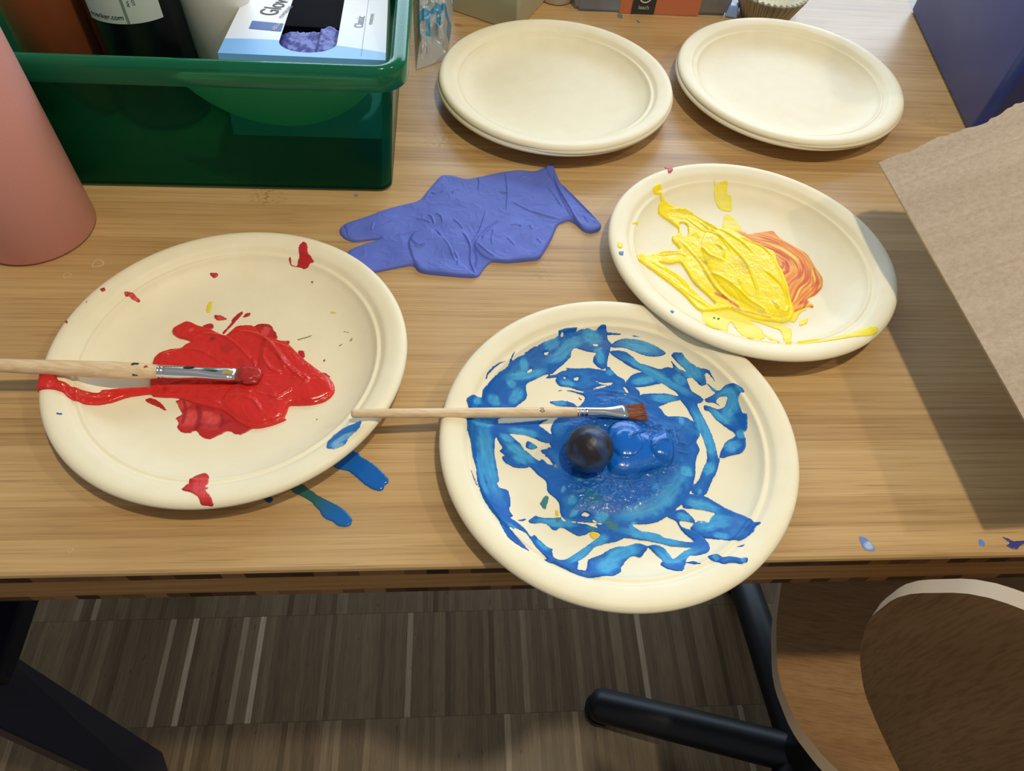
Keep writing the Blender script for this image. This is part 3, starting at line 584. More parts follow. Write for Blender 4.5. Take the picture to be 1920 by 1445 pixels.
blob('red_spatter', red, 'S', [[1290,170,1305,160,1300,185,1330,195,1345,160,1340,110,1365,85,1385,100,1385,140,1415,170,1415,190,1375,222,1340,210,1300,195], [900,235,940,238,945,255,925,268,905,250], [360,320,385,312,390,330,370,335], [475,325,510,330,550,355,545,370,510,360,480,345], [185,480,205,478,200,495], [1400,285,1415,280,1410,295],
    [820,1245,880,1225,900,1240,898,1270,880,1295,900,1300,880,1310,910,1345,925,1390,860,1388,850,1350,820,1325,760,1310,785,1290], [1395,922,1402,925,1400,932], [1460,672,1475,665,1468,680], [290,382,300,380,297,390], [1040,505,1058,498,1050,508]], (190, 40, 42), 'red paint spatters and dabs', rgb2=(218, 78, 78), streaks=[('S', [850,1240,870,1290,890,1370], 30), ('S', [480,335,540,360], 14)], hb=.0005)
blob('yellow_spatter', red, 'S', [[885,430,890,400,905,380,915,382,912,410,905,437,893,438], [1495,432,1530,434,1525,442,1500,440]], (232, 214, 70), 'small yellow paint drops')
blob('blue_smear', red, 'S', [[1480,1080,1520,1030,1600,990,1655,965,1640,1010,1590,1050,1570,1090,1520,1110,1480,1105], [145,930,175,933,170,942,148,938]], (34, 110, 186), 'streaky blue paint smear on the rim', rgb2=(140, 195, 222), streaks=[('S', [1490,1100,1540,1070,1620,1020], 12), ('S', [1500,1104,1570,1085], 18)], hb=.0003, jag=.0012)
blob('grey_scrape', red, 'S', [[1330,570,1415,545,1400,556,1345,572], [1535,600,1560,590,1545,604], [1550,525,1595,535,1560,530], [1590,575,1608,560,1600,578], [1422,955,1435,963,1430,966]], (150, 150, 110), 'faint greenish scrape marks', jag=.0012)
# ================================================================ YELLOW PAINT
YP = [('Y', [310,260,320,230,355,212,370,240,365,280,400,330,440,360,520,370,560,410,640,460,730,490,800,500,900,560,1000,610,1070,640,1080,700,1120,770,1150,850,1170,950,1190,1000,1170,1060,1120,1080,1060,1070,960,1060,850,1020,780,990,720,1000,600,1010,500,900,400,820,320,760,250,710,215,680,215,650,250,655,330,650,380,630,460,635,480,620,430,570,430,540,470,530,470,490,400,440,345,400,345,350,365,320,350,280])]
YH = [('Y', [475,465,500,455,530,480,530,540,500,545,480,500]), ('Y', [340,700,420,715,480,700,520,760,560,830,640,900,700,960,680,975,600,910,500,800,400,735])]
YT = [('Y', [690,170,700,190,780,180,785,240,800,290,805,380,770,388,720,370,695,310]), ('Y', [755,400,800,410,860,480,860,520,740,500]), ('Y', [580,990,800,985,860,1020,1000,1065,1120,1090,1180,1120,1170,1215,1130,1210,1120,1130,1000,1085,900,1060,990,1110,1010,1180,900,1185,850,1140,800,1070,780,1085,780,1140,700,1120,630,1090,620,1010]),
      ('Y', [1210,1190,1340,1180,1520,1150,1640,1100,1710,1100,1700,1150,1640,1160,1540,1165,1400,1190,1210,1215]), ('Y', [1000,1140,1100,1190,1090,1210,1010,1160]), ('Y', [1225,1060,1275,1045,1270,1080,1220,1100]), ('Y', [1150,1060,1180,1000,1280,990,1230,1010,1190,1080]),
      ('Y', [90,570,125,580,120,615,95,610]), ('Y', [185,455,222,455,220,470,190,468])]
ORP = [('Y', [790,500,890,515,890,530,980,515,1060,505,1075,530,1110,560,1200,610,1270,650,1310,720,1345,770,1365,800,1365,850,1330,900,1260,930,1300,960,1310,985,1270,975,1180,1020,1120,1000,1100,850,1060,770,1030,690,1000,640,850,560])]
flowlines = [proj('W', f, yel.surf) for f in ([560,200,720,240,950,290,1150,370,1330,500,1400,640,1380,760,1280,830,1220,960], [1230,1110,1330,1000,1450,900,1530,780,1500,680])]
def orange_extra(P, s, h, c):
    cc = [L((234, 140, 48)), L((244, 176, 66)), L((206, 74, 40)), L((248, 212, 74)), L((230, 124, 42))]
    best = np.full(len(P), 1e3); off = np.zeros(len(P)); tt = np.zeros(len(P))
    for ln in flowlines:
        d, sg, t_ = pline(P, chaikin(ln, False, 2), .05); m = d < best; best[m] = d[m]; off[m] = sg[m]; tt[m] = t_[m]
    v = vnoise(off/.0030+40, tt*2.2)*.8+vnoise(off/.0009+9, tt*3)*.2; x = np.clip((v-.15)/.7, 0, .999)*5; i = x.astype(int); f = x-i
    ca = np.array(cc+[cc[0]]); order = np.array([4, 0, 1, 2, 0, 3]); c = ca[order[i]]*(1-f)[:, None]+ca[order[np.minimum(i+1, 5)]]*f[:, None]
    h = h+.00012*(vnoise(off/.0009, tt*4)-.3)*sstep(s/.001)
    return s, h, c
paint_layer('orange_paint', yel, ORP, [], [], (L((222, 130, 70)),)*3, .0008, M['paint'], 'streaky orange and red swirled paint', gloss=.3, jag=.0003, extra=orange_extra)
paint_layer('yellow_smear', yel, YT, [], [('Y', [730,200,760,360], 50), ('Y', [700,1030,740,1120], 90), ('Y', [880,1090,960,1160], 70), ('Y', [790,430,810,490], 60), ('Y', [1220,1200,1500,1165], 14)], (L((242, 224, 60)), L((242, 228, 112)), L((240, 218, 50))), .00035, M['drypaint'], 'thin yellow brush smears', jag=.0008)
YC = [('Y', [380,380,520,380,700,500,860,600,960,700], .0012, .0012), ('Y', [560,420,720,560,880,720,950,900,940,960], .0016, .0013), ('Y', [600,610,650,680,760,720], .0012, .0015), ('Y', [680,600,740,640,740,700], .0012, .0013), ('Y', [460,560,600,700,700,880,820,980], .0013, .0012), ('Y', [980,760,1100,860,1130,950], .0016, .0012), ('Y', [640,760,800,860,900,960,1040,1030], .0014, .0013), ('Y', [1050,960,1070,1010,1130,1030,1150,980], .0011, .0012), ('Y', [830,560,980,620,1060,690], .0013, .0013), ('Y', [240,690,400,800,560,930,680,1000], .0009, .0007), ('Y', [330,665,460,650,540,680], .0008, .0008), ('Y', [820,820,860,900,920,950], .0012, -.0010), ('Y', [500,420,600,500,720,560,800,680], .0010, .0009), ('Y', [700,840,780,860,860,960], .001, -.0008)]
def yel_extra(P, s, h, c):
    n = fbm(P[:, 0]*230, P[:, 1]*230, 3); c = lerp(c, L((226, 206, 90))[None], sstep((n-.60)*6)*.6)
    for t, f, w, col, am in (('Y', [700, 905, 760, 930, 835, 985], .0019, (206, 84, 50), .9), ('Y', [800, 990, 900, 1020, 1040, 1055], .0011, (220, 140, 50), .8), ('Y', [620, 760, 680, 860, 720, 900], .0013, (190, 150, 70), .6), ('Y', [580, 670, 640, 720], .0010, (170, 150, 90), .5), ('Y', [840, 700, 880, 780], .003, (214, 184, 96), .55), ('Y', [720, 560, 760, 580], .002, (216, 186, 80), .5), ('Y', [1045, 965, 1080, 1000], .0012, (180, 150, 60), .7), ('Y', [520,465,600,520], .0012, (232,168,40), .5)):
        d, sg, tt = pline(P, chaikin(proj(t, f, yel.surf), False, 1), w*2); c = lerp(c, L(col)[None], sstep(1.2-d/w+(fbm(P[:, 0]*700, P[:, 1]*700, 2)-.5))*am)
    return s, h, c
paint_layer('yellow_paint', yel, YP, YH, [('Y', [400,420,500,420,640,500,760,560], 60), ('Y', [540,560,600,560], 40), ('Y', [250,680,420,790,560,920], 26), ('Y', [330,665,480,650], 22), ('Y', [480,600,560,680,640,800], 40)], (L((252, 228, 14)), L((250, 232, 70)), L((246, 216, 8))), .0015, M['paint'], 'thick glossy yellow paint', creases=YC, fold=.0001, jag=.0005, inner=.1, gloss=.6, extra=yel_extra,
    bumps=[('Y', [640,500,800,520,1000,620,1060,690,1140,860,1160,1040,1060,1050,900,980,760,900,640,740,600,600], .0022, .008)])
blob('red_spatter', yel, 'Y', [[380,110,410,112,440,125,420,150,405,148,395,130]], (196, 70, 74), 'red paint spot on the rim')
blob('blue_spatter', yel, 'Y', [[100,635,130,632,128,658,103,656], [418,1002,430,997,446,1008,432,1020]], (64, 140, 180), 'tiny blue paint dots')
blob('green_spatter', yel, 'Y', [[680,1045,695,1038,700,1052,688,1056], [708,1048,730,1044,722,1060,712,1060]], (70, 110, 60), 'tiny dark green paint dots', hb=.0006)
# ================================================================ PAINT SPOTS ON THE TABLE
class TableSurf:
    root = top
    surf = staticmethod(flat0)
tb = TableSurf()
blob('paint_spot', tb, 'T', [980,360,1100,290,1190,180,1250,175,1330,210,1345,250,1430,290,1560,380,1650,470,1705,530,1705,590,1655,610,1640,670,1590,692,1500,670,1400,610,1310,530,1240,470,1180,430,1060,410], (14, 98, 184), 'glossy blue paint spill by the red paint plate', hb=.0011, jag=.0004, material=M['paint'])
def sp_extra(P, s, h, c):
    p = proj('T', [560, 660], flat0)[0]; q = np.hypot(P[:, 0]-p[0], P[:, 1]-p[1]); c = lerp(c, L((44, 98, 96))[None], sstep(1.4-q/.022)); return s, h, c
blob('paint_spot', tb, 'T', [430,650,600,590,680,670,740,700,800,750,900,800,1000,850,1080,890,1180,970,1240,1050,1220,1130,1150,1155,1050,1140,1000,1090,900,1050,840,1000,820,940,760,890,720,830,600,760,500,720], (20, 100, 172), 'blue green paint spill nearest the table edge', hb=.0009, jag=.0005, material=M['paint'], extra=sp_extra)
blob('paint_spot', tb, 'T', [80,765,180,745,225,800,180,850,110,810], (30, 66, 104), 'small dark blue paint spot under the plate rim')
blob('paint_spot', tb, 'E', [262,665,330,680,390,730,425,775,425,815,380,815,320,800,290,740], (104, 132, 190), 'pale blue paint mark near the table edge', hb=.0002, rgb2=(190, 206, 232), streaks=[('E', [330,720,395,805], 34)])
blob('paint_spot', tb, 'E', [1465,700,1500,700,1530,740,1520,770,1470,760], (90, 130, 214), 'small bright blue dot on the table edge', hb=.0002)
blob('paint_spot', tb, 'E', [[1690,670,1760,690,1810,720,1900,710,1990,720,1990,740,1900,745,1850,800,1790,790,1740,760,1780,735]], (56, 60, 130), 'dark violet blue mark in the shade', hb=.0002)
TILES['Q'] = (1120, 0, 4.3636); TILES['N'] = (730, 0, 4.8)
blob('paint_spot', tb, 'Q', [[160,118,200,115,210,150,175,150], [310,160,345,175,350,190,330,185]], (84, 130, 134), 'teal paint specks in front of the orange labelled tub', hb=.0002)
blob('paint_spot', tb, 'N', [[580,208,640,215,660,240,600,240]], (176, 110, 104), 'faded red paint mark behind the clean plates', hb=.0002)
blob('paint_spot', tb, 'G', [[215,290,240,288,250,300,225,306]], (110, 140, 160), 'tiny pale blue speck by the bin', hb=.0001)
TILES['P'] = (0, 0, 1.0)
def ring_mark(x, y, r):
    p = at(x, y, 0); me = bpy.data.meshes.new('ring'); bm = bmesh.new(); n = 28; A = []; B = []
    for i in range(n):
        a = 2*math.pi*i/n; rr = r*(1+.12*math.sin(3*a+x)); A.append(bm.verts.new((p[0]+rr*math.cos(a), p[1]+rr*math.sin(a), TT+.00012))); B.append(bm.verts.new((p[0]+.78*rr*math.cos(a), p[1]+.78*rr*math.sin(a), TT+.00016)))
    for i in range(n): bm.faces.new((A[i], A[(i+1) % n], B[(i+1) % n], B[i]))
    link('ring_mark', bmfin(bm, 'ring'), mat('dried_ring', (206, 184, 150), .5), top, label='pale dried ring stain')
ring_mark(184, 494, .0042); ring_mark(126, 516, .0028); ring_mark(132, 1031, .0015)
# ================================================================ GLOVE
GO = [125,520,150,490,200,470,300,440,400,400,500,370,640,340,700,260,780,170,850,175,940,200,1020,185,1160,155,1280,140,1380,150,1460,115,1500,98,1512,150,1550,240,1650,330,1740,430,1810,490,1800,525,1740,545,1690,530,1640,480,1600,460,1530,485,1510,530,1490,580,1450,650,1410,715,1300,725,1200,735,1100,725,1060,760,1015,830,900,825,640,800,600,745,450,775,375,790,300,800,250,806,200,790,170,745,165,690,190,650,300,610,400,580,300,590,220,600,160,580,130,550]
def build_glove():
    out = chaikin(proj('G', GO, flat0), True, 2)
    lay = [(chaikin(proj('G', f, flat0), True, 2), hh, so) for f, hh, so in (
        ([565,620,590,560,650,525,720,525,760,560,820,620,880,720,960,790,1015,830,900,828,640,802,600,745], .0016, .0022),
        ([985,640,1000,600,1050,540,1120,480,1200,455,1300,460,1350,520,1530,485,1510,530,1490,580,1450,650,1410,717,1300,727,1200,737,1100,727,1040,700], .0017, .0022),
        ([1440,130,1500,98,1512,150,1550,240,1650,330,1740,430,1810,490,1800,525,1740,545,1690,530,1640,480,1600,440,1560,360,1510,250], .0010, .0014),
        ([580,600,600,565,650,540,720,535,730,570,690,610,660,650,620,640], .0010, .0012))]
    cre = [(chaikin(proj('G', f, flat0), False, 2), w, hh) for f, w, hh in (
        ([1190,150,1205,300,1195,420], .0009, .0013), ([1210,340,1330,400,1450,440,1560,470], .0011, .0010), ([1070,400,1050,470,1020,560,960,640], .0011, .0013), ([905,530,940,580,970,640,965,740,1005,825], .0010, .0016), ([740,520,790,590,830,640,870,740], .0011, .0014), ([1012,190,1025,230,1015,280], .0009, .0012), ([700,290,740,310,790,290], .0010, -.0014), ([850,305,870,280,900,270], .0008, .0010), ([480,572,560,550,640,530], .0009, .0010), ([350,480,330,530,345,545], .0008, .0008),
        ([1480,150,1530,270,1590,380,1640,470,1700,530], .0013, .0016), ([1500,120,1560,260,1650,350,1740,440,1805,500], .0010, .0016), ([1160,465,1090,520,1050,580,1040,620], .0011, .0016), ([1000,620,1050,660,1100,700,1140,712], .0011, .0013), ([1120,530,1100,600,1105,640], .0009, .0010), ([1210,520,1270,515,1290,530], .0009, -.0010), ([690,430,720,450,735,500], .0009, .0012), ([740,425,780,450,790,490], .0009, .0012), ([610,455,660,460,720,490], .0009, .0010), ([1150,290,1210,300], .0008, .0010), ([850,460,900,500,920,530], .0009, .0009), ([1330,490,1360,540], .0009, .0011), ([150,495,165,540,175,570], .0009, -.0012), ([620,420,480,470,420,500], .0016, .0006), ([860,660,890,720,880,770], .001, .001), ([975,640,1000,700,990,780], .001, -.0012), ([1440,240,1500,300,1560,400], .001, .0009), ([680,620,640,650,610,640], .001, .001), ([1200,590,1250,640], .0012, .0008), ([1300,180,1290,200,1330,185], .0009, .0007), ([1680,440,1720,500], .0008, -.0009), ([1390,590,1420,630], .001, .0008))]
    def fn(P):
        s = sdf(P, out); k = np.clip(s/.0016, 0, 1); h = .0018*np.sqrt(np.clip(k*(2-k), 0, 1))
        for pl_, hh, so in lay:
            q = np.clip(sdf(P, pl_)/so, 0, 1); h = h+hh*np.sqrt(np.clip(q*(2-q), 0, 1))*sstep(s/.0006)
        for ln, w, hh in cre:
            d, sg, tt = pline(P, ln, w*3); h = h+hh*np.exp(-(d/w)**2)*np.where(sg > 0, 1, np.exp(-(d/(w*.45))**2))*sstep(tt*5)*sstep((1-tt)*5)*sstep(s/.0012)
        wx = fbm(P[:, 0]*50, P[:, 1]*50, 2)*.03; rd = 1-np.abs(2*fbm((P[:, 0]+wx)*95, (P[:, 1]+wx)*95, 3)-1)
        h = h+(.00035*rd**5+.0030*(fbm(P[:, 0]*42, P[:, 1]*42, 2)-.35))*sstep(s/.004)
        return s, np.maximum(h, .0001), None
    o = field_mesh('disposable_glove', out.min(0)-.002, out.max(0)+.002, .0005, fn, flat0, M['glove'], None, lift=.0002)
    c = out.mean(0); o.data.transform(Matrix.Translation((-c[0], -c[1], -TT))); o.location = (c[0], c[1], TT)
    tag(o, 'crumpled violet blue nitrile glove lying on the table, cuff to the right', 'glove')
build_glove()
# ================================================================ BRUSHES
def section(w, h, p, n=24):
    out = []
    for i in range(n):
        a = 2*math.pi*i/n; c, s_ = math.cos(a), math.sin(a); out.append((0, w*np.sign(c)*abs(c)**(2/p), h*np.sign(s_)*abs(s_)**(2/p)))
    return out
def loft(name, st, n=24):
    """st: (x, halfwidth, halfheight, power) ; capped"""
    bm = bmesh.new(); rings = []
    for x, w, h, p in st: rings.append([bm.verts.new((x, q[1], q[2])) for q in section(w, h, p, n)])
    for a, b in zip(rings[:-1], rings[1:]):
        for i in range(n): bm.faces.new((a[i], a[(i+1) % n], b[(i+1) % n], b[i]))
    bm.faces.new(rings[0]); bm.faces.new(rings[-1][::-1]); return bmfin(bm, name)
def brush(tail, tip, label, dims, coat=None, spots=()):
    ax = (tip-tail); Ln = ax.length; ax.normalize(); up = Vector((0, 0, 1)); side = up.cross(ax).normalized(); up = ax.cross(side)
    Mx = frame(tail, ax, side, up); root = empty('paintbrush', tail, label, 'paintbrush')
    r0, r1, r2, hl, fl, bw, bt, fw = dims  # tail radius, belly radius, neck radius, handle length, ferrule length, bristle half width, half thick, ferrule end halfwidth
    st = [(0, r0*.45, r0*.45, 2), (.0006, r0*.8, r0*.8, 2), (.002, r0, r0, 2), (hl*.35, r0*.6+r1*.4, r0*.6+r1*.4, 2), (hl*.8, r1, r1, 2), (hl*.93, r1*.97, r1*.97, 2), (hl, r2, r2, 2)]
    link('handle', place(loft('handle', st), Mx), M['handle'], root, True)
    f = hl-.003; fst = [(f, r2*.98, r2*.98, 2)]
    for k in (1.6, 3.2, 5.4):
        fst += [(f+k*.001, r2*1.03, r2*1.03, 2), (f+k*.001+.0005, r2*.88, r2*.88, 2), (f+k*.001+.001, r2*1.03, r2*1.03, 2)]
    e = hl+fl; fst += [(f+.008, r2*1.02, r2*1.02, 2), (e-fl*.5, r2*.97, r2*.9, 2.1), (e-fl*.28, (r2+fw)/2, r2*.62, 2.6), (e-fl*.12, fw, bt*1.25, 3), (e, fw*1.02, bt*1.15, 3)]
    link('ferrule', place(loft('ferrule', fst, 32), Mx), M['steel'], root, True, 'silver crimped metal ferrule')
    # bristles: many thin strands
    bm = bmesh.new(); rnd = random.Random(5); bl = Ln-e
    for i in range(260):
        u = rnd.uniform(-1, 1); v = rnd.uniform(-1, 1); y0, z0 = u*fw*.9, v*bt*.8; y1, z1 = u*bw+rnd.gauss(0, .0004), v*bt*.7+rnd.gauss(0, .0002)-.0003
        l1 = bl*rnd.uniform(.88, 1.0); t = .00022
        p = [(e-.001, y0, z0), (e+l1*.6, (y0+2*y1)/3, (z0+2*z1)/3), (e+l1, y1, z1)]; rg = []
        for j, q in enumerate(p):
            k = t*(1, .9, .4)[j]; rg.append([bm.verts.new((q[0], q[1]+k*a, q[2]+k*b)) for a, b in ((1, 0), (0, 1), (-1, 0), (0, -1))])
        for a, b in zip(rg[:-1], rg[1:]):
            for j in range(4): bm.faces.new((a[j], a[(j+1) % 4], b[(j+1) % 4], b[j]))
        bm.faces.new(rg[-1])
    link('bristles', place(bmfin(bm, 'bristles'), Mx), M['bristle'], root)
    return root, Mx, e, bl
rt = at(658, 775, .0262); rp = at(1213, 772, .0068)
bb, BMx, be, bl_ = brush(rt, rp, 'paintbrush with clean brown bristles bridging the red and blue paint plates', (.0028, .0036, .0034, (rp-rt).length*.757, (rp-rt).length*.171, .0064, .0018, .0052))
num = text_mesh('10', .0042, .00003); hlen = (rp-rt).length
num.transform(Matrix.Rotation(math.radians(-90), 4, 'Z')); 
for v in num.vertices:
    a = v.co.y/.0036; v.co = Vector((v.co.x+hlen*.615, .0037*math.sin(a), .0037*math.cos(a)+v.co.z))
link('number_print', place(num, BMx), M['ink'], bb, label='small black number 10')
rt2 = at(-170, 678, .0330); rp2 = at(478, 704, .0088)
rb, RMx, re, rbl = brush(rt2, rp2, 'paintbrush loaded with red paint, its head in the red paint', (.0034, .0056, .0044, (rp2-rt2).length*.703, (rp2-rt2).length*.238, .0050, .0022, .0049))
# paint on the red brush: coated tip and flecks
bm = bmesh.new(); bmesh.ops.create_uvsphere(bm, u_segments=48, v_segments=32, radius=1)
for v in bm.verts:
    n = v.co.copy(); k = fbm(np.array([n.x*2.2+4]), np.array([n.y*2.2+4+n.z*1.4]), 4)[0]
    sx_ = abs(n.x)**.8*np.sign(n.x); sy_ = abs(n.y)**.65*np.sign(n.y); sx_ = abs(n.x)**.65*np.sign(n.x); v.co = Vector((sx_*.0078, sy_*.0066, n.z*.0036))*(.8+.45*k)
me = bmfin(bm, 'paint_load'); me.transform(Matrix.Translation((re+rbl*.70, 0, .0002)))
a = me.color_attributes.new('Col', 'FLOAT_COLOR', 'POINT')
for i, v in enumerate(me.vertices):
    k = fbm(np.array([v.co.x*420]), np.array([v.co.y*420]), 3)[0]; c = L((190, 44, 38))*(1-k)+L((150, 36, 32))*k; a.data[i].color = (*c, 1)
link('paint_load', place(me, RMx), M['paint'], rb, True, 'red paint clotted on the bristles')
def fleck(Mx, x, ang, r, sx, sy, rgb, parent, nm, lb):
    bm = bmesh.new(); n = 18; cv = bm.verts.new((x, r*math.sin(ang), r*math.cos(ang))); ring = []
    for i in range(n):
        a_ = 2*math.pi*i/n; k = 1+.35*math.sin(2*a_+x*900)+.2*math.sin(3*a_+2); th = ang+k*sy*math.sin(a_)/r
        ring.append(bm.verts.new((x+k*sx*math.cos(a_), (r-.00003)*math.sin(th), (r-.00003)*math.cos(th))))
    for i in range(n): bm.faces.new((cv, ring[i], ring[(i+1) % n]))
    link(nm, place(bmfin(bm, nm), Mx), mat(nm, rgb, .4), parent, True, lb)
HL2 = (rp2-rt2).length*.703
fleck(RMx, HL2-.0135, .35, .0056, .0017, .0018, (40, 32, 24), rb, 'paint_fleck', 'dark paint fleck')
fleck(RMx, HL2-.0067, -.02, .00545, .0009, .0012, (190, 60, 50), rb, 'paint_fleck', 'red paint fleck')
fleck(RMx, HL2-.0128, -1.15, .0057, .0013, .0008, (60, 52, 40), rb, 'paint_fleck', 'small dark paint fleck')
fleck(RMx, HL2+.019, .5, .0046, .0040, .0013, (34, 46, 34), rb, 'paint_fleck', 'dark green paint fleck on the ferrule')
fleck(RMx, HL2+.0285, .28, .0037, .0055, .0012, (60, 120, 104), rb, 'paint_fleck', 'teal paint streak on the ferrule')
fleck(RMx, HL2+.0425, .0, .0032, .0026, .0030, (176, 156, 60), rb, 'paint_fleck', 'ochre paint at the bristle root')
# ================================================================ PINK BOTTLE
def pink():
    r = .0428; c = (-.3805, .3885)
    prof = [(0, .0), (r-.004, 0), (r-.0012, .0008), (r, .0030), (r, .19), (r-.002, .202), (.034, .214), (.026, .220), (.0245, .226), (.0245, .236), (0, .236)]
    root = empty('drinking_bottle', (c[0], c[1], TT), 'tall matte pink metal bottle standing at the left edge beside the green bin', 'bottle')
    o = link('bottle_body', lathe('bottle_body', prof, 96), M['pink'], root, True, world=False); smooth_angle(o, 50)
    o2 = link('bottle_cap', lathe('bottle_cap', [(0, .232), (.028, .232), (.029, .234), (.029, .258), (.027, .262), (0, .262)], 64), M['black'], root, True, world=False); smooth_angle(o2, 40)
pink()
# ================================================================ GREEN BIN
BY = math.radians(8.3); BC = Vector((-.1205, .4786, TT))   # front right bottom corner
def B(x, y, z): # bin frame: x to the left is negative, y to the back
    return Vector((BC[0]+x*math.cos(BY)-y*math.sin(BY), BC[1]+x*math.sin(BY)+y*math.cos(BY), TT+z))
BW, BD, BH_ = .330, .44, .1165
def rrect(x0, x1, y0, y1, r, n=8):
    pts = []
    for cx, cy, a0 in ((x1-r, y1-r, 0), (x0+r, y1-r, 90), (x0+r, y0+r, 180), (x1-r, y0+r, 270)):
        for i in range(n+1):
            a = math.radians(a0+90*i/n); pts.append((cx+r*math.cos(a), cy+r*math.sin(a)))
    return pts
def bin_():
    root = empty('storage_bin', B(-BW/2, BD/2, 0), 'translucent green plastic bin holding bottles and a glove box', 'storage bin', BY)
    def shell(levels, nm, mt, caps):
        bm = bmesh.new(); rings = []
        for off, z, r in levels: rings.append([bm.verts.new(B(x, y, z)) for x, y in rrect(-BW-off, off, -off*(.62 if off > 0 else 1), BD+off, r)])
        for a, b in zip(rings[:-1], rings[1:]):
            for i in range(len(a)): bm.faces.new((a[i], a[(i+1) % len(a)], b[(i+1) % len(a)], b[i]))
        if caps: bm.faces.new(rings[0]); bm.faces.new(rings[-1])
        else:
            a, b = rings[-1], rings[0]
            for i in range(len(a)): bm.faces.new((a[i], a[(i+1) % len(a)], b[(i+1) % len(a)], b[i]))
        o = link(nm, bmfin(bm, nm), mt, root); smooth_angle(o, 50); return o
    shell([(-.004, 0, .008), (0, .003, .011), (.0075, .104, .014), (.0055, .104, .012), (-.0018, .0042, .010), (-.006, .0022, .008)], 'bin_body', M['green'], True)
    shell([(.0058, .0985, .012), (.0175, .0985, .022), (.0185, .1010, .023), (.0185, .1120, .023), (.0172, .1155, .022), (.0140, .1170, .019), (.0090, .1170, .014), (.0062, .1150, .012), (.0056, .1110, .012)], 'bin_rim', M['greenrim'], False)
bin_()
# ================================================================ BIN CONTENTS
def cyl_item(nm, c, prof, m, label, cat):
    root = empty(nm, c, label, cat); o = link(nm.split('_')[-1]+'_body', lathe(nm, prof, 72), m, root, True, world=False); smooth_angle(o, 50); return root
bz = .0045
fpt = at(236, 45, .098); r = .037
bcn = Vector((fpt[0], fpt[1], 0))+Vector((-.25, 1, 0)).normalized()*r
pb = cyl_item('paint_bottle', (bcn[0], bcn[1], TT+bz), [(0, 0), (r-.004, 0), (r, .004), (r, .15), (r-.006, .165), (.016, .178), (.015, .20), (0, .20)], M['darkliquid'], 'black paint bottle with a pale printed label in the green bin', 'bottle')
def wrap_cyl(me_or_pts, c, r, a0):  # x along arc, y up
    for v in me_or_pts.vertices:
        th = a0+v.co.x/r; rr = r+v.co.z; v.co = Vector((c[0]+rr*math.cos(th), c[1]+rr*math.sin(th), TT+v.co.y))
    return me_or_pts
bm = bmesh.new(); nx_, ny_ = 40, 12; lw = .058; zb, zt = .098, .155; g = {}
for i in range(nx_+1):
    for j in range(ny_+1): g[i, j] = bm.verts.new((-lw/2+lw*i/nx_, zb+(zt-zb)*j/ny_, .0004))
for i in range(nx_):
    for j in range(ny_): bm.faces.new((g[i, j], g[i+1, j], g[i+1, j+1], g[i, j+1]))
A0 = math.atan2(-1, .25)
lab = link('label', wrap_cyl(bmfin(bm, 'label'), bcn, r, A0), M['label'], pb, True, 'pale green white paper label')
def bottle_text(s_, size, x, y, rot=0):
    t_ = text_mesh(s_, size, .00004); t_.transform(Matrix.Translation((x, y, .0006)) @ Matrix.Rotation(rot, 4, 'Z')); link('label_text', wrap_cyl(t_, bcn, r, A0), M['ink'], lab)
bottle_text('noecker.com', .0052, -.0135, zb+.0035); bottle_text('black', .0050, -.024, zb+.017); bottle_text('Art. 250 ml', .003, .0075, zb+.020, math.pi/2); bottle_text('LOT 2101', .003, .0115, zb+.020, math.pi/2)
bm = bmesh.new(); q = [bm.verts.new(p) for p in ((.0015, zb, .0006), (.0035, zb, .0006), (.0035, zt, .0006), (.0015, zt, .0006))]; bm.faces.new(q)
link('label_line', wrap_cyl(bmfin(bm, 'l'), bcn, r, A0), mat('label_band', (120, 140, 124), .6), lab)
p = at(394, 50, .085); cyl_item('white_bottle', (p[0]-.005, p[1]+.030, TT+bz), [(0, 0), (.022, 0), (.026, .004), (.029, .10), (.029, .16), (.02, .17), (0, .17)], M['white'], 'off white plastic bottle between the black bottle and glove box', 'bottle')
p = at(50, 40, .09); cyl_item('brown_bottle', (p[0]+.0, p[1]+.038, TT+bz), [(0, 0), (.034, 0), (.038, .004), (.038, .15), (.03, .165), (0, .165)], M['orangeb'], 'orange brown paint bottle at the left end of the bin', 'bottle')
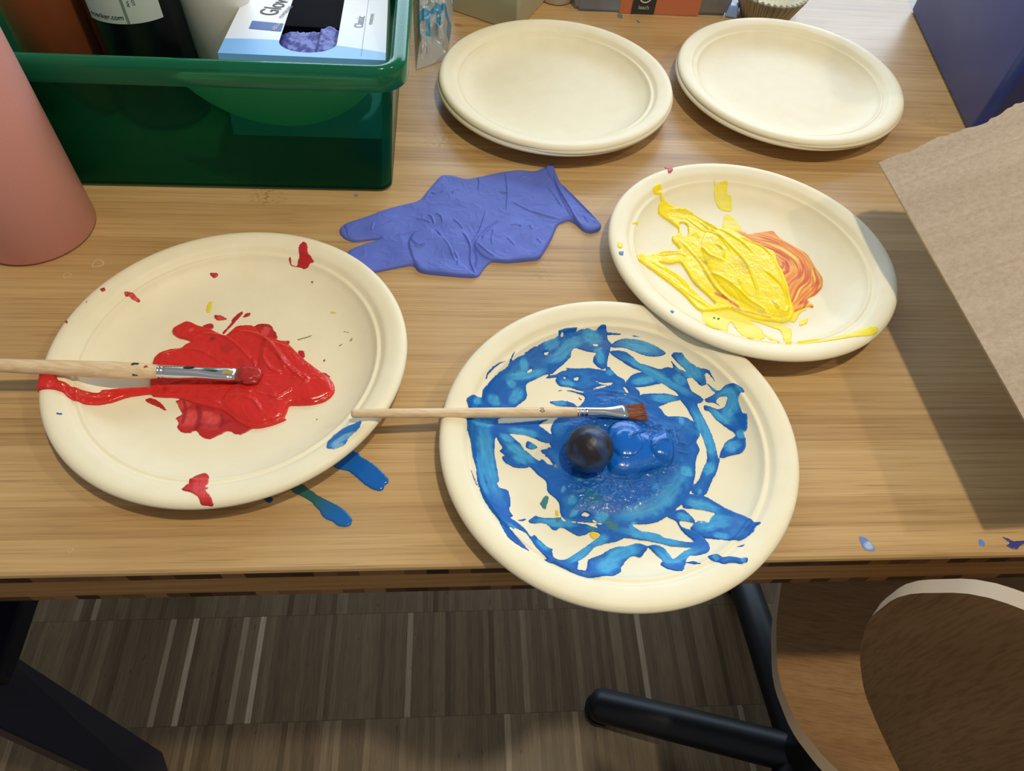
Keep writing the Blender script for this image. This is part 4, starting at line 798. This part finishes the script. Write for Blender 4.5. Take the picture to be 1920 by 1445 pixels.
# glove box tilted down to the back
def glove_box():
    A = at(408, 99, .110); D_ = at(723, 113, .106)               # near edge of the top face
    x = (D_-A); Wd = x.length; x.normalize(); yb = Vector((-x[1]-.03, x[0], 0)).normalized(); y = (yb*math.cos(math.radians(9))+Vector((0, 0, -1))*math.sin(math.radians(9))).normalized()
    A2 = A; z = x.cross(y).normalized(); y = z.cross(x)
    Mx = frame(A2, x, y, z); Lg, Hh = .235, .062; th = .0006
    root = empty('glove_box', A2, 'open white and pale blue glove box with violet gloves showing, in the green bin', 'box')
    # top face with an oval slot
    cx, ow, y0, y1 = Wd*.51, .0215, .008, .170
    slot = []
    for i in range(25): a_ = math.pi+math.pi*i/24; slot.append((cx+ow*math.cos(a_), y0+ow+ow*math.sin(a_)))
    for i in range(25): a_ = math.pi*i/24; slot.append((cx+ow*math.cos(a_), y1-ow+ow*math.sin(a_)))
    n = len(slot); teeth = [(px_+(.0004 if i % 2 else -.0004), py_) for i, (px_, py_) in enumerate(slot)]
    outer = []
    for (px_, py_) in slot:
        dx, dy = px_-cx, py_-(y0+y1)/2; k = min((Wd/2*1.0-(cx-Wd/2 if dx < 0 else Wd/2-cx+0)*0)/abs(dx) if abs(dx) > 1e-9 else 1e9, 1e9)
        # cast ray to the face rectangle
        ks = []
        if dx > 1e-9: ks.append((Wd-cx)/dx)
        if dx < -1e-9: ks.append(-cx/dx)
        if dy > 1e-9: ks.append((Lg-(y0+y1)/2)/dy)
        if dy < -1e-9: ks.append(-((y0+y1)/2)/dy)
        k = min(ks); outer.append((cx+dx*k, (y0+y1)/2+dy*k))
    corners = [(0, 0), (Wd, 0), (Wd, Lg), (0, Lg)]
    for c_ in corners:
        i = min(range(n), key=lambda i_: (outer[i_][0]-c_[0])**2+(outer[i_][1]-c_[1])**2); outer[i] = c_
    bm = bmesh.new(); rows = []
    mid = lambda a_, b_, t_: (a_[0]*(1-t_)+b_[0]*t_, a_[1]*(1-t_)+b_[1]*t_)
    K = 26
    for k in range(K+1): rows.append([bm.verts.new((*mid(slot[i], outer[i], k/K), 0)) for i in range(n)])
    for a_, b_ in zip(rows[:-1], rows[1:]):
        for i in range(n): bm.faces.new((a_[i], a_[(i+1) % n], b_[(i+1) % n], b_[i]))
    vb = [bm.verts.new((c_[0], c_[1], -Hh)) for c_ in corners]; vt = [next(v for v in rows[-1] if (v.co.x-c_[0])**2+(v.co.y-c_[1])**2 < 1e-12) for c_ in corners]
    for i in range(4):
        j = (i+1) % 4; bm.faces.new((vt[i], vt[j], vb[j], vb[i]))
    bm.faces.new(vb); me = bmfin(bm, 'box_body'); me.transform(Mx)
    m = mat('glove_box_print', rough=.45, spec=.4); t = NT(m)
    tc = t.n('ShaderNodeAttribute', attribute_name='uvp'); sx = t.n('ShaderNodeSeparateXYZ'); t.L(tc.outputs['Vector'], sx.inputs[0]); X, Y = sx.outputs[0], sx.outputs[1]
    arc = t.math('SUBTRACT', .031, t.math('MULTIPLY', t.math('POWER', t.math('SUBTRACT', X, Wd*.25), 2), 2.0))
    f = t.math('LESS_THAN', Y, arc); wash = t.math('MULTIPLY', t.math('SUBTRACT', .085, Y, clamp=True), 9, clamp=True)
    c = t.mix(wash, (226, 226, 226), (196, 216, 240)); c = t.mix(f, c, (116, 174, 230)); t.L(c, t.b.inputs['Base Color'])
    at_ = me.attributes.new('uvp', 'FLOAT_VECTOR', 'POINT'); Mi = Mx.inverted()
    for i, v in enumerate(me.vertices): at_.data[i].vector = Mi @ v.co
    link('box_body', me, m, root)
    def deco(nm, mesh_, mt, lb=None, par=None): return link(nm, place(mesh_, Mx), mt, par or root, label=lb)
    cu = Wd
    q = [(.0255, .040), (.050, .037), (.050, .0545), (.0255, .0575)]
    lg_ = [(cx-.047+a_[0]-.0255, a_[1]+.012) for a_ in q]
    lo_ = deco('logo', prism('logo', [(a_[0], a_[1], .0003) for a_ in lg_], .0002), M['inkblue'], 'dark blue logo square')
    tx = text_mesh('ABENA', .0052, .00005); tx.transform(Matrix.Translation((cx-.0255, .0582, .0005)) @ Matrix.Rotation(math.radians(80), 4, 'Z')); deco('logo_text', tx, M['whiteink'], None, lo_)
    def word(s_, sz, x_, y_, rot, mt):
        w_ = text_mesh(s_, sz, .00004); w_.transform(Matrix.Translation((x_, y_, .0004)) @ Matrix.Rotation(rot, 4, 'Z')); deco('box_text', w_, mt)
    word('Gloves', .021, cx-.0260, .112, math.radians(80), M['ink']); word('POWDER-FREE', .0045, cx-.0222, .094, math.radians(80), M['boxgrey'])
    word('Classic', .010, cx+.0400, .080, math.radians(88), M['boxgrey']); word('POWDER FREE', .004, cx+.0475, .088, math.radians(88), M['boxgrey'])
    deco('box_line', prism('l', [(cx+.0405, .006, .0003), (cx+.0408, .006, .0003), (cx+.0428, .2, .0003), (cx+.0425, .2, .0003)], .0002), M['boxgrey'])
    # dark interior tray and gloves inside
    deco('box_lining', box_mesh('lining', Wd-.004, Lg-.004, .002, c=(Wd/2, Lg/2, -Hh+.004)), M['darkroom'])
    bm = bmesh.new(); nx, ny = 46, 60; g = {}
    for i in range(nx+1):
        for j in range(ny+1):
            u, v = i/nx, j/ny; X_ = cx-.028+.056*u; Y_ = .004+.078*v
            h = -.0085+.006*float(fbm(np.array([X_*120]), np.array([Y_*120]), 4)[0])-.10*max(0, v-.80)-.006*(abs(u-.5)*2)**3 + (.004 if u > .62 else 0)*(1-abs(u-.75)*2)
            rdg = 1-abs(2*float(fbm(np.array([X_*210+7]), np.array([Y_*90]), 3)[0])-1); h += .0015*rdg**5
            g[i, j] = bm.verts.new((X_, Y_, h))
    for i in range(nx):
        for j in range(ny): bm.faces.new((g[i, j], g[i+1, j], g[i+1, j+1], g[i, j+1]))
    gm = place(bmfin(bm, 'folded_glove'), Mx); o = link('folded_glove', gm, M['gloveblue'], None, True); tag(o, 'violet glove folded inside the opening of the glove box', 'glove')
glove_box()
# pale round lid inside the bin, behind the front wall
lid = me = lathe('lid', [(0, 0), (.084, 0), (.087, .002), (.087, .007), (.084, .009), (0, .009)], 96)
Lc = B(-.078, .0122, .1450)
me.transform(Matrix.Translation(Lc) @ Matrix.Rotation(BY, 4, 'Z') @ Matrix.Rotation(math.radians(90), 4, 'X'))
bmx = bmesh.new(); bmx.from_mesh(me)   # lower half only: the lid is a half disc tray standing on its curved side
bmesh.ops.bisect_plane(bmx, geom=bmx.verts[:]+bmx.edges[:]+bmx.faces[:], plane_co=(0, 0, TT+.096), plane_no=(0, 0, 1), clear_outer=True)
bmesh.ops.holes_fill(bmx, edges=bmx.edges); bmx.to_mesh(me); bmx.free()
o = link('tray', me, mat('pale_lid', (240, 250, 244), .5)); tag(o, 'pale curved tray seen through the green bin front wall', 'tray'); smooth_angle(o, 40)
# ================================================================ CARDBOARD BOX WITH OPEN FLAP
def cardboard_box():
    c0 = at(1648, 305, .07); dirL = Vector((math.sin(math.radians(8.08)), -math.cos(math.radians(8.08)), 0)); out_ = Vector((math.cos(math.radians(8.08)), math.sin(math.radians(8.08)), 0))
    sl = math.radians(33); up = out_*math.cos(sl)+Vector((0, 0, 1))*math.sin(sl)
    Wf, Lf, th = .21, .285, .004; nrm = dirL.cross(up)*-1; nrm = nrm if nrm.z > 0 else -nrm
    hinge = c0+up*Wf
    root = empty('cardboard_box', Vector((hinge[0], hinge[1], TT)), 'brown corrugated cardboard box at the right with its torn flap over the table', 'box')
    # flap with torn far edge
    bm = bmesh.new(); n = 70; rnd = random.Random(4); topv = []; 
    far = []
    for i in range(n+1):
        t = i/n; j = 0 if i == 0 else (rnd.uniform(-.0012, .0012)+.0022*math.sin(t*23)*min(1, t*3)+.0035*math.sin(t*7)*t); far.append((t*Wf, j))
    pts = far+[(Wf, Lf), (0, Lf)]
    f3 = [c0+up*a_+dirL*b_ for a_, b_ in pts]
    vs = [bm.verts.new(p_) for p_ in f3]; f = bm.faces.new(vs); r_ = bmesh.ops.extrude_face_region(bm, geom=[f])
    for v in [g_ for g_ in r_['geom'] if isinstance(g_, bmesh.types.BMVert)]: v.co -= nrm*th
    link('flap', bmfin(bm, 'flap'), M['card'], root)
    # peeled paper ply along the far edge
    bm = bmesh.new(); a_ = []; b_ = []
    for i in range(n+1):
        t = i/n; w_ = .003+.005*abs(math.sin(t*9+1))*min(1, t*4)+rnd.uniform(0, .0012)
        a_.append(bm.verts.new(c0+up*t*Wf+dirL*(far[i][1]-.0016+rnd.uniform(-.0006, .0006))-nrm*th*.55)); b_.append(bm.verts.new(c0+up*t*Wf+dirL*(far[i][1]+w_)-nrm*th*.5))
    for i in range(n): bm.faces.new((a_[i], a_[i+1], b_[i+1], b_[i]))
    link('torn_edge', bmfin(bm, 'torn_edge'), mat('torn_inner_ply', (150, 118, 84), .9), root, label='torn darker inner ply')
    H = hinge[2]-TT; D_ = .30
    def wall(a, b, h, nm):
        d_ = (b-a).normalized(); nn = Vector((-d_[1], d_[0], 0))*th
        link(nm, hexa(nm, [Vector((*p_[:2], TT+.0005)) for p_ in (a, b, b+nn, a+nn)]+[Vector((*p_[:2], TT+h)) for p_ in (a, b, b+nn, a+nn)]), M['card'], root)
    h0 = hinge; h1 = hinge+dirL*Lf; k0 = h0+out_*D_; k1 = h1+out_*D_
    # table side wall, far, near and outer walls, bottom
    wall(h0, h1, H-.002, 'side_panel'); wall(k0, h0, H-.002, 'side_panel'); wall(h1, k1, H-.002, 'side_panel'); wall(k1, k0, H-.002, 'side_panel')
    link('bottom_panel', hexa('bottom', [Vector((*p_[:2], TT+.0008)) for p_ in (h0, h1, k1, k0)]+[Vector((*p_[:2], TT+.004)) for p_ in (h0, h1, k1, k0)]), M['card'], root)
cardboard_box()
# ================================================================ BLUE CRATE
def crate():
    c = at(1818, 259, 0); dy = Vector((.018, 1, 0)).normalized()*1.0; dx = Vector((dy[1], -dy[0], 0))
    Hc, Wc, Dc = .185, .30, .27; root = empty('storage_crate', c, 'blue plastic storage box at the far right, partly behind the cardboard', 'storage box')
    def ringp(off, z): return [c+dx*x+dy*y+Vector((0, 0, z)) for x, y in rrect(-off, Wc+off, -off, Dc+off, .010, 5)]
    def skin(nm, lv, caps):
        bm = bmesh.new(); rg = [[bm.verts.new(p_) for p_ in ringp(a_, b_)] for a_, b_ in lv]
        for a_, b_ in zip(rg[:-1], rg[1:]):
            for i in range(len(a_)): bm.faces.new((a_[i], a_[(i+1) % len(a_)], b_[(i+1) % len(a_)], b_[i]))
        if caps: bm.faces.new(rg[0]); bm.faces.new(rg[-1])
        else:
            a_, b_ = rg[-1], rg[0]
            for i in range(len(a_)): bm.faces.new((a_[i], a_[(i+1) % len(a_)], b_[(i+1) % len(a_)], b_[i]))
        o_ = link(nm, bmfin(bm, nm), M['crate'], root); smooth_angle(o_, 45)
    skin('crate_body', [(-.003, 0), (0, .003), (.004, Hc), (.002, Hc), (-.002, .005), (-.004, .004)], True)
    skin('crate_rim', [(.003, Hc-.014), (.010, Hc-.014), (.011, Hc-.002), (.009, Hc+.001), (.003, Hc+.001)], False)
crate()
# ================================================================ THINGS AT THE BACK OF THE TABLE
def carton():
    c = at(967, 61, 0); a = at(848, 20, 0)-c; la = a.length; a.normalize(); b = Vector((-a[1], a[0], 0)); b = b if b[1] > 0 else -b
    b = (at(1022, 2, 0)-c).normalized(); lb = .09; h = .11; P = [c, c+b*lb, c+b*lb+a*la, c+a*la]
    o = link('carton', hexa('carton', [p_+Vector((0, 0, .0003)) for p_ in P]+[p_+Vector((0, 0, h)) for p_ in P], .001), M['beige']); tag(o, 'beige cardboard carton behind the left clean plates', 'box')
carton()
p = at(1041, 10, .0); o = link('cup', lathe('cup', [(0, 0), (.018, 0), (.020, .002), (.023, .07), (.0225, .07), (.0195, .004), (0, .003)], 48), M['white'], smooth=True); o.location = (p[0], p[1]+.018, TT); tag(o, 'white plastic cup between the beige carton and clear tub', 'cup')
def tub():
    a = at(1074, 24, 0); b = at(1372, 34, 0); x = (b-a); w = x.length; x.normalize(); y = Vector((-x[1], x[0], 0)); root = empty('plastic_tub', a, 'clear plastic tub with an orange label, behind the clean plates', 'tub')
    Mx = frame(a, x, y, Vector((0, 0, 1))); h = .085; d = .11
    bm = bmesh.new()
    for off, z0, z1 in ((0, 0.0004, h),):
        o_ = [(0, 0), (w, 0), (w, d), (0, d)]; lo_ = [bm.verts.new((px_+(.004 if px_ == 0 else -.004), py_+(.003 if py_ == 0 else -.003), z0)) for px_, py_ in o_]; hi_ = [bm.verts.new((px_, py_, z1)) for px_, py_ in o_]
        for i in range(4): bm.faces.new((lo_[i], lo_[(i+1) % 4], hi_[(i+1) % 4], hi_[i]))
        bm.faces.new(lo_)
    bmesh.ops.bevel(bm, geom=[e_ for e_ in bm.edges if not e_.is_boundary], offset=.004, segments=3, affect='EDGES'); bm_me = bmfin(bm, 'tub_body'); bm_me.transform(Mx); link('tub_body', bm_me, M['clear'], root, True)
    s0 = (at(1160, 26, 0)-a).dot(x); s1 = (at(1308, 31, 0)-a).dot(x); k0 = (at(1182, 26, 0)-a).dot(x); k1 = (at(1225, 28, 0)-a).dot(x)
    def card(x0, x1, z0, z1, yy, th, nm, mt, lb, par): return link(nm, place(hexa(nm, [(x0, yy, z0), (x1, yy, z0), (x1, yy+th, z0), (x0, yy+th, z0), (x0, yy-.0016, z1), (x1, yy-.0016, z1), (x1, yy+th-.0016, z1), (x0, yy+th-.0016, z1)]), Mx), mt, par, label=lb)
    lb_ = card(s0, s1, .0006, .060, .0015, .0008, 'label', M['orange'], 'orange card label', root)
    card(k0, k1, .0008, .060, .0008, .0006, 'label_panel', M['darkcard'], 'dark grey panel with white emblem', lb_)
    bm = bmesh.new(); n = 30; kc = (k0+k1)/2; pa = []; pb_ = []
    for i in range(n+1):
        a_ = math.radians(-200+230*i/n); pa.append(bm.verts.new((kc+.0085*math.cos(a_), -.0003, .0235+.010*math.sin(a_)))); pb_.append(bm.verts.new((kc+.0070*math.cos(a_), -.0003, .0235+.0082*math.sin(a_))))
    for i in range(n): bm.faces.new((pa[i], pa[i+1], pb_[i+1], pb_[i]))
    em = bmfin(bm, 'emblem'); em.transform(Mx); link('emblem', em, M['whiteink'], lb_, label='white curved emblem')
    t_ = text_mesh('leach', .0062, .00004); t_.transform(Matrix.Translation((kc, -.0003, .0068)) @ Matrix.Rotation(math.pi/2, 4, 'X')); link('emblem_text', place(t_, Mx), M['whiteink'], lb_)
    # contents
    q = Mx @ Vector((.045, .05, .03)); o_ = link('yarn_ball', lathe('yarn', [(0, -.024)]+[(.026*math.cos(math.radians(t_)), .024*math.sin(math.radians(t_))) for t_ in range(-80, 81, 10)]+[(0, .024)], 40), M['purple'], smooth=True); o_.location = q; tag(o_, 'dark purple ball of yarn inside the clear tub', 'yarn')
    q = Mx @ Vector((w-.042, .05, .028)); o_ = link('cotton_ball', lathe('cotton', [(0, -.022)]+[(.025*math.cos(math.radians(t_)), .022*math.sin(math.radians(t_))) for t_ in range(-80, 81, 10)]+[(0, .022)], 40), M['beige'], smooth=True); o_.location = q; tag(o_, 'grey beige ball inside the clear tub, right end', 'ball')
tub()
# blue clip and baking case
p = at(1350, 22, 0); me = hexa('clip', [(-.008, -.008, 0), (.006, -.01, 0), (.010, .008, 0), (-.004, .01, 0), (-.006, -.006, .012), (.004, -.008, .014), (.008, .006, .012), (-.003, .008, .010)], .0015); o = link('plastic_clip', me, mat('pale_blue_plastic', (150, 180, 240), .3), smooth=False); o.location = (p[0]+.012, p[1]-.004, TT+.0004); tag(o, 'small pale blue plastic piece between the tub and baking case', 'clip')
def baking_case():
    c = at(1456, 16, .027); c = Vector((c[0], c[1]+.040, TT)); bm = bmesh.new(); n = 144; rg = []
    for r0, z, amp in ((.027, .0003, 0), (.0285, .0008, .0003), (.0395, .025, .0018), (.0405, .027, .0020), (.0390, .0265, .0018), (.0275, .002, .0003)):
        rg.append([bm.verts.new(((r0+amp*(1 if i % 4 < 2 else -1))*math.cos(2*math.pi*i/n), (r0+amp*(1 if i % 4 < 2 else -1))*math.sin(2*math.pi*i/n), z+(amp*.8 if i % 4 < 2 else 0))) for i in range(n)])
    for a, b in zip(rg[:-1], rg[1:]):
        for i in range(n): bm.faces.new((a[i], a[(i+1) % n], b[(i+1) % n], b[i]))
    bm.faces.new(rg[0]); bm.faces.new(rg[-1]); me = bmfin(bm, 'case'); root = empty('baking_case', c, 'fluted baking case with white lining behind the right clean plates', 'baking case')
    o_ = bpy.data.objects.new('case_wall', me); COL.objects.link(o_); me.materials.append(M['foil']); o_.parent = root
    bm = bmesh.new(); rg = []
    for r0, z, amp in ((0, .003, 0), (.0262, .0032, .0002), (.0375, .0255, .0016), (.0398, .0300, .0022)):
        rg.append([bm.verts.new(((r0+amp*(1 if i % 4 < 2 else -1))*math.cos(2*math.pi*i/n), (r0+amp*(1 if i % 4 < 2 else -1))*math.sin(2*math.pi*i/n), z)) for i in range(n)])
    for a, b in zip(rg[:-1], rg[1:]):
        for i in range(n):
            bm.faces.new((a[i], a[(i+1) % n], b[(i+1) % n], b[i]))
    bmesh.ops.remove_doubles(bm, verts=bm.verts, dist=1e-6); me = bmfin(bm, 'lining'); o_ = bpy.data.objects.new('case_lining', me); COL.objects.link(o_); me.materials.append(M['paperw']); o_.parent = root; o_['label'] = 'white zigzag edged paper lining'
baking_case()
def bag():
    bm = bmesh.new(); nx, ny = 60, 80; g = {}; Q = [at(780, 132, 0), at(838, 112, 0), at(858, -30, 0), at(772, -30, 0)]
    for i in range(nx+1):
        for j in range(ny+1):
            u, v = i/nx, j/ny; p_ = (Q[0]*(1-u)+Q[1]*u)*(1-v)+(Q[3]*(1-u)+Q[2]*u)*v
            n1 = float(fbm(np.array([p_[0]*45]), np.array([p_[1]*45]), 3)[0]); n2 = 1-abs(2*float(fbm(np.array([p_[0]*80+3]), np.array([p_[1]*60]), 3)[0])-1)
            e_ = min(1, min(u, 1-u)*6, min(v, 1-v)*6); z = .0006+e_*(.004+.016*n1+.010*n2**3+.012*v)
            g[i, j] = bm.verts.new((p_[0], p_[1], TT+z))
    for i in range(nx):
        for j in range(ny):
            f_ = bm.faces.new((g[i, j], g[i+1, j], g[i+1, j+1], g[i, j+1])); u, v = i/nx, j/ny
            f_.material_index = 1 if (.18 < v < .40 and .10 < u and (v > .31 or math.sin(u*21) > .1)) else 0
    o_ = link('plastic_bag', bmfin(bm, 'bag'), [M['film'], M['filmblue']], smooth=True); tag(o_, 'crumpled clear plastic bag with blue print beside the green bin', 'plastic bag')
bag()
# ================================================================ STOOL (left, under the table) AND CHAIR (right)
def stool():
    fl = -TT; Bk0 = at(305, 1410, fl); Bk1 = at(0, 1210, -.35); Fr0 = at(342, 1526, fl); Fr1 = at(0, 1365, -.35)
    d = Bk1-Bk0; k = (-.315+TT)/(d[2]); Bk1 = Bk0+d*k; d = Fr1-Fr0; Fr1 = Fr0+d*k
    lf = Vector((-.045, .006, 0)); root = empty('stool', Vector((-.58, .27, 0)), 'dark navy stool tucked under the table at the left', 'stool')
    def lg(b0, b1, f0, f1, o_): link('leg', hexa('leg', [f0, b0, b0+o_, f0+o_, f1, b1, b1+o_, f1+o_], .002), M['navy'], root)
    lg(Bk0, Bk1, Fr0, Fr1, lf)
    c = Vector((-.60, .29, 0))
    s0 = at(48, 1130, -.30); s1 = at(20, 1210, -.30)
    ax = (s0-s1).normalized(); lx = Vector((-ax[1], ax[0], 0)); f = s1-ax*.03
    P = [f, f+ax*.33, f+ax*.33+lx*.36, f+lx*.36]
    link('seat', hexa('seat', [Vector((*p_[:2], TT-.325)) for p_ in P]+[Vector((*p_[:2], TT-.295)) for p_ in P], .006, 3), M['navy'], root)
    w = ax*.05
    for a_, sg in ((f+ax*.27+lx*.02, (1, 1)), (f+ax*.27+lx*.30, (-1, 1)), (f+ax*.02+lx*.30, (-1, -1))):
        sp = -lx*.03*sg[0]+ax*.03*sg[1]; T0 = Vector((a_[0], a_[1], TT-.32)); T1 = T0+w; G0 = Vector((a_[0]+sp[0], a_[1]+sp[1], 0)); G1 = G0+w
        lg(G1, T1, G0, T0, lx*.04)
stool()
def chair():
    cx, cy = .455, .205; root = empty('chair', (cx, cy, 0), 'beech plywood shell chair on a black star base at the right', 'chair')
    # shell: list of stations (centre y, z, half width, edge curl forward, edge curl up)
    S = [(-.173, .119, .04, .002, 0), (-.173, .1165, .10, .010, 0), (-.173, .107, .152, .020, 0), (-.173, .090, .186, .028, 0), (-.172, .055, .204, .031, 0), (-.171, .015, .202, .031, 0), (-.170, -.025, .188, .029, 0), (-.169, -.065, .166, .026, 0), (-.168, -.105, .135, .022, 0), (-.167, -.145, .098, .014, 0), (-.166, -.18, .078, .008, .004),
         (-.163, -.212, .074, .004, .008), (-.155, -.243, .084, .0, .010), (-.138, -.269, .112, 0, .012), (-.115, -.283, .139, 0, .012), (-.08, -.2905, .162, 0, .011), (-.03, -.294, .175, 0, .010), (.022, -.294, .181, 0, .008), (.08, -.2915, .182, 0, .006), (.14, -.288, .174, 0, .002), (.178, -.288, .152, 0, 0), (.198, -.291, .115, 0, 0), (.207, -.295, .055, 0, 0)]
    S = chaikin(np.array(S), False, 2); th = .010; n = 28; psi = math.radians(-22)
    cr_, sr_ = math.cos(psi), math.sin(psi)
    mid = []
    for k, (y, z, w, cf, cu) in enumerate(S):
        row = []
        for i in range(n+1):
            u = -1+2*i/n; lx, ly = w*u, y+cf*u*u; row.append(Vector((cx+lx*cr_-ly*sr_, cy+lx*sr_+ly*cr_, TT+z+cu*u*u)))
        mid.append(row)
    m_, nn = len(mid), n+1; N = [[None]*nn for _ in range(m_)]
    for k in range(m_):
        for i in range(nn):
            a = mid[min(k+1, m_-1)][i]-mid[max(k-1, 0)][i]; b = mid[k][min(i+1, n)]-mid[k][max(i-1, 0)]; N[k][i] = b.cross(a).normalized()
    bm = bmesh.new(); T = [[bm.verts.new(mid[k][i]+N[k][i]*th/2) for i in range(nn)] for k in range(m_)]; Bt = [[bm.verts.new(mid[k][i]-N[k][i]*th/2) for i in range(nn)] for k in range(m_)]
    for k in range(m_-1):
        for i in range(n):
            bm.faces.new((T[k][i], T[k][i+1], T[k+1][i+1], T[k+1][i])); bm.faces.new((Bt[k][i], Bt[k+1][i], Bt[k+1][i+1], Bt[k][i+1]))
    ed = []
    for k in range(m_-1):
        ed.append(bm.faces.new((T[k][0], T[k+1][0], Bt[k+1][0], Bt[k][0]))); ed.append(bm.faces.new((T[k][n], Bt[k][n], Bt[k+1][n], T[k+1][n])))
    for i in range(n):
        ed.append(bm.faces.new((T[0][i], Bt[0][i], Bt[0][i+1], T[0][i+1]))); ed.append(bm.faces.new((T[-1][i], T[-1][i+1], Bt[-1][i+1], Bt[-1][i])))
    for f_ in ed: f_.material_index = 1
    o_ = link('seat_shell', bmfin(bm, 'seat_shell'), [M['ply'], M['plyedge']], root); smooth_angle(o_, 40)
    base = Vector((cx, cy, 0))
    def tube(nm, pts, rr, parent=root, lb=None):
        bm = bmesh.new(); rings = []; P = [Vector(p_) for p_ in pts]
        for i, p_ in enumerate(P):
            d = (P[min(i+1, len(P)-1)]-P[max(i-1, 0)]).normalized(); s_ = d.cross(Vector((0, 0, 1))); s_ = s_.normalized() if s_.length > 1e-4 else Vector((1, 0, 0)); u_ = s_.cross(d)
            r_ = rr[i] if isinstance(rr, (list, tuple)) else rr
            rings.append([bm.verts.new(p_+s_*r_*math.cos(a_*math.pi/12)+u_*r_*math.sin(a_*math.pi/12)) for a_ in range(24)])
        for a, b in zip(rings[:-1], rings[1:]):
            for i in range(24): bm.faces.new((a[i], a[(i+1) % 24], b[(i+1) % 24], b[i]))
        bm.faces.new(rings[0]); bm.faces.new(rings[-1]); o2 = link(nm, bmfin(bm, nm), M['black'], parent, True, lb); smooth_angle(o2, 50); return o2
    t0 = at(1122, 1322, -TT+.03); e1 = Vector((t0[0], t0[1], .0)); d1 = (e1-base); d1[2] = 0; l1 = d1.length; d1.normalize(); d2 = Vector((-d1[1], d1[0], 0))
    for k5 in range(5):
        a5 = math.radians(72*k5); d_ = d1*math.cos(a5)+d2*math.sin(a5)
        e_ = base+d_*l1
        lg_ = tube('base_leg', [base+Vector((0, 0, .075)), base+d_*l1*.5+Vector((0, 0, .055)), e_+Vector((0, 0, .034)), e_+d_*.008+Vector((0, 0, .033)), e_+d_*.015+Vector((0, 0, .032))], [.026, .025, .024, .020, .008])
        tube('glide', [e_-d_*.006+Vector((0, 0, .0)), e_-d_*.006+Vector((0, 0, .016))], [.022, .024], lg_)
    tube('column', [base+Vector((0, 0, .05)), base+Vector((0, 0, .43))], [.03, .022])
    tube('seat_mount', [base+Vector((0, 0, .425)), base+Vector((0, 0, .441))], [.07, .075])
chair()
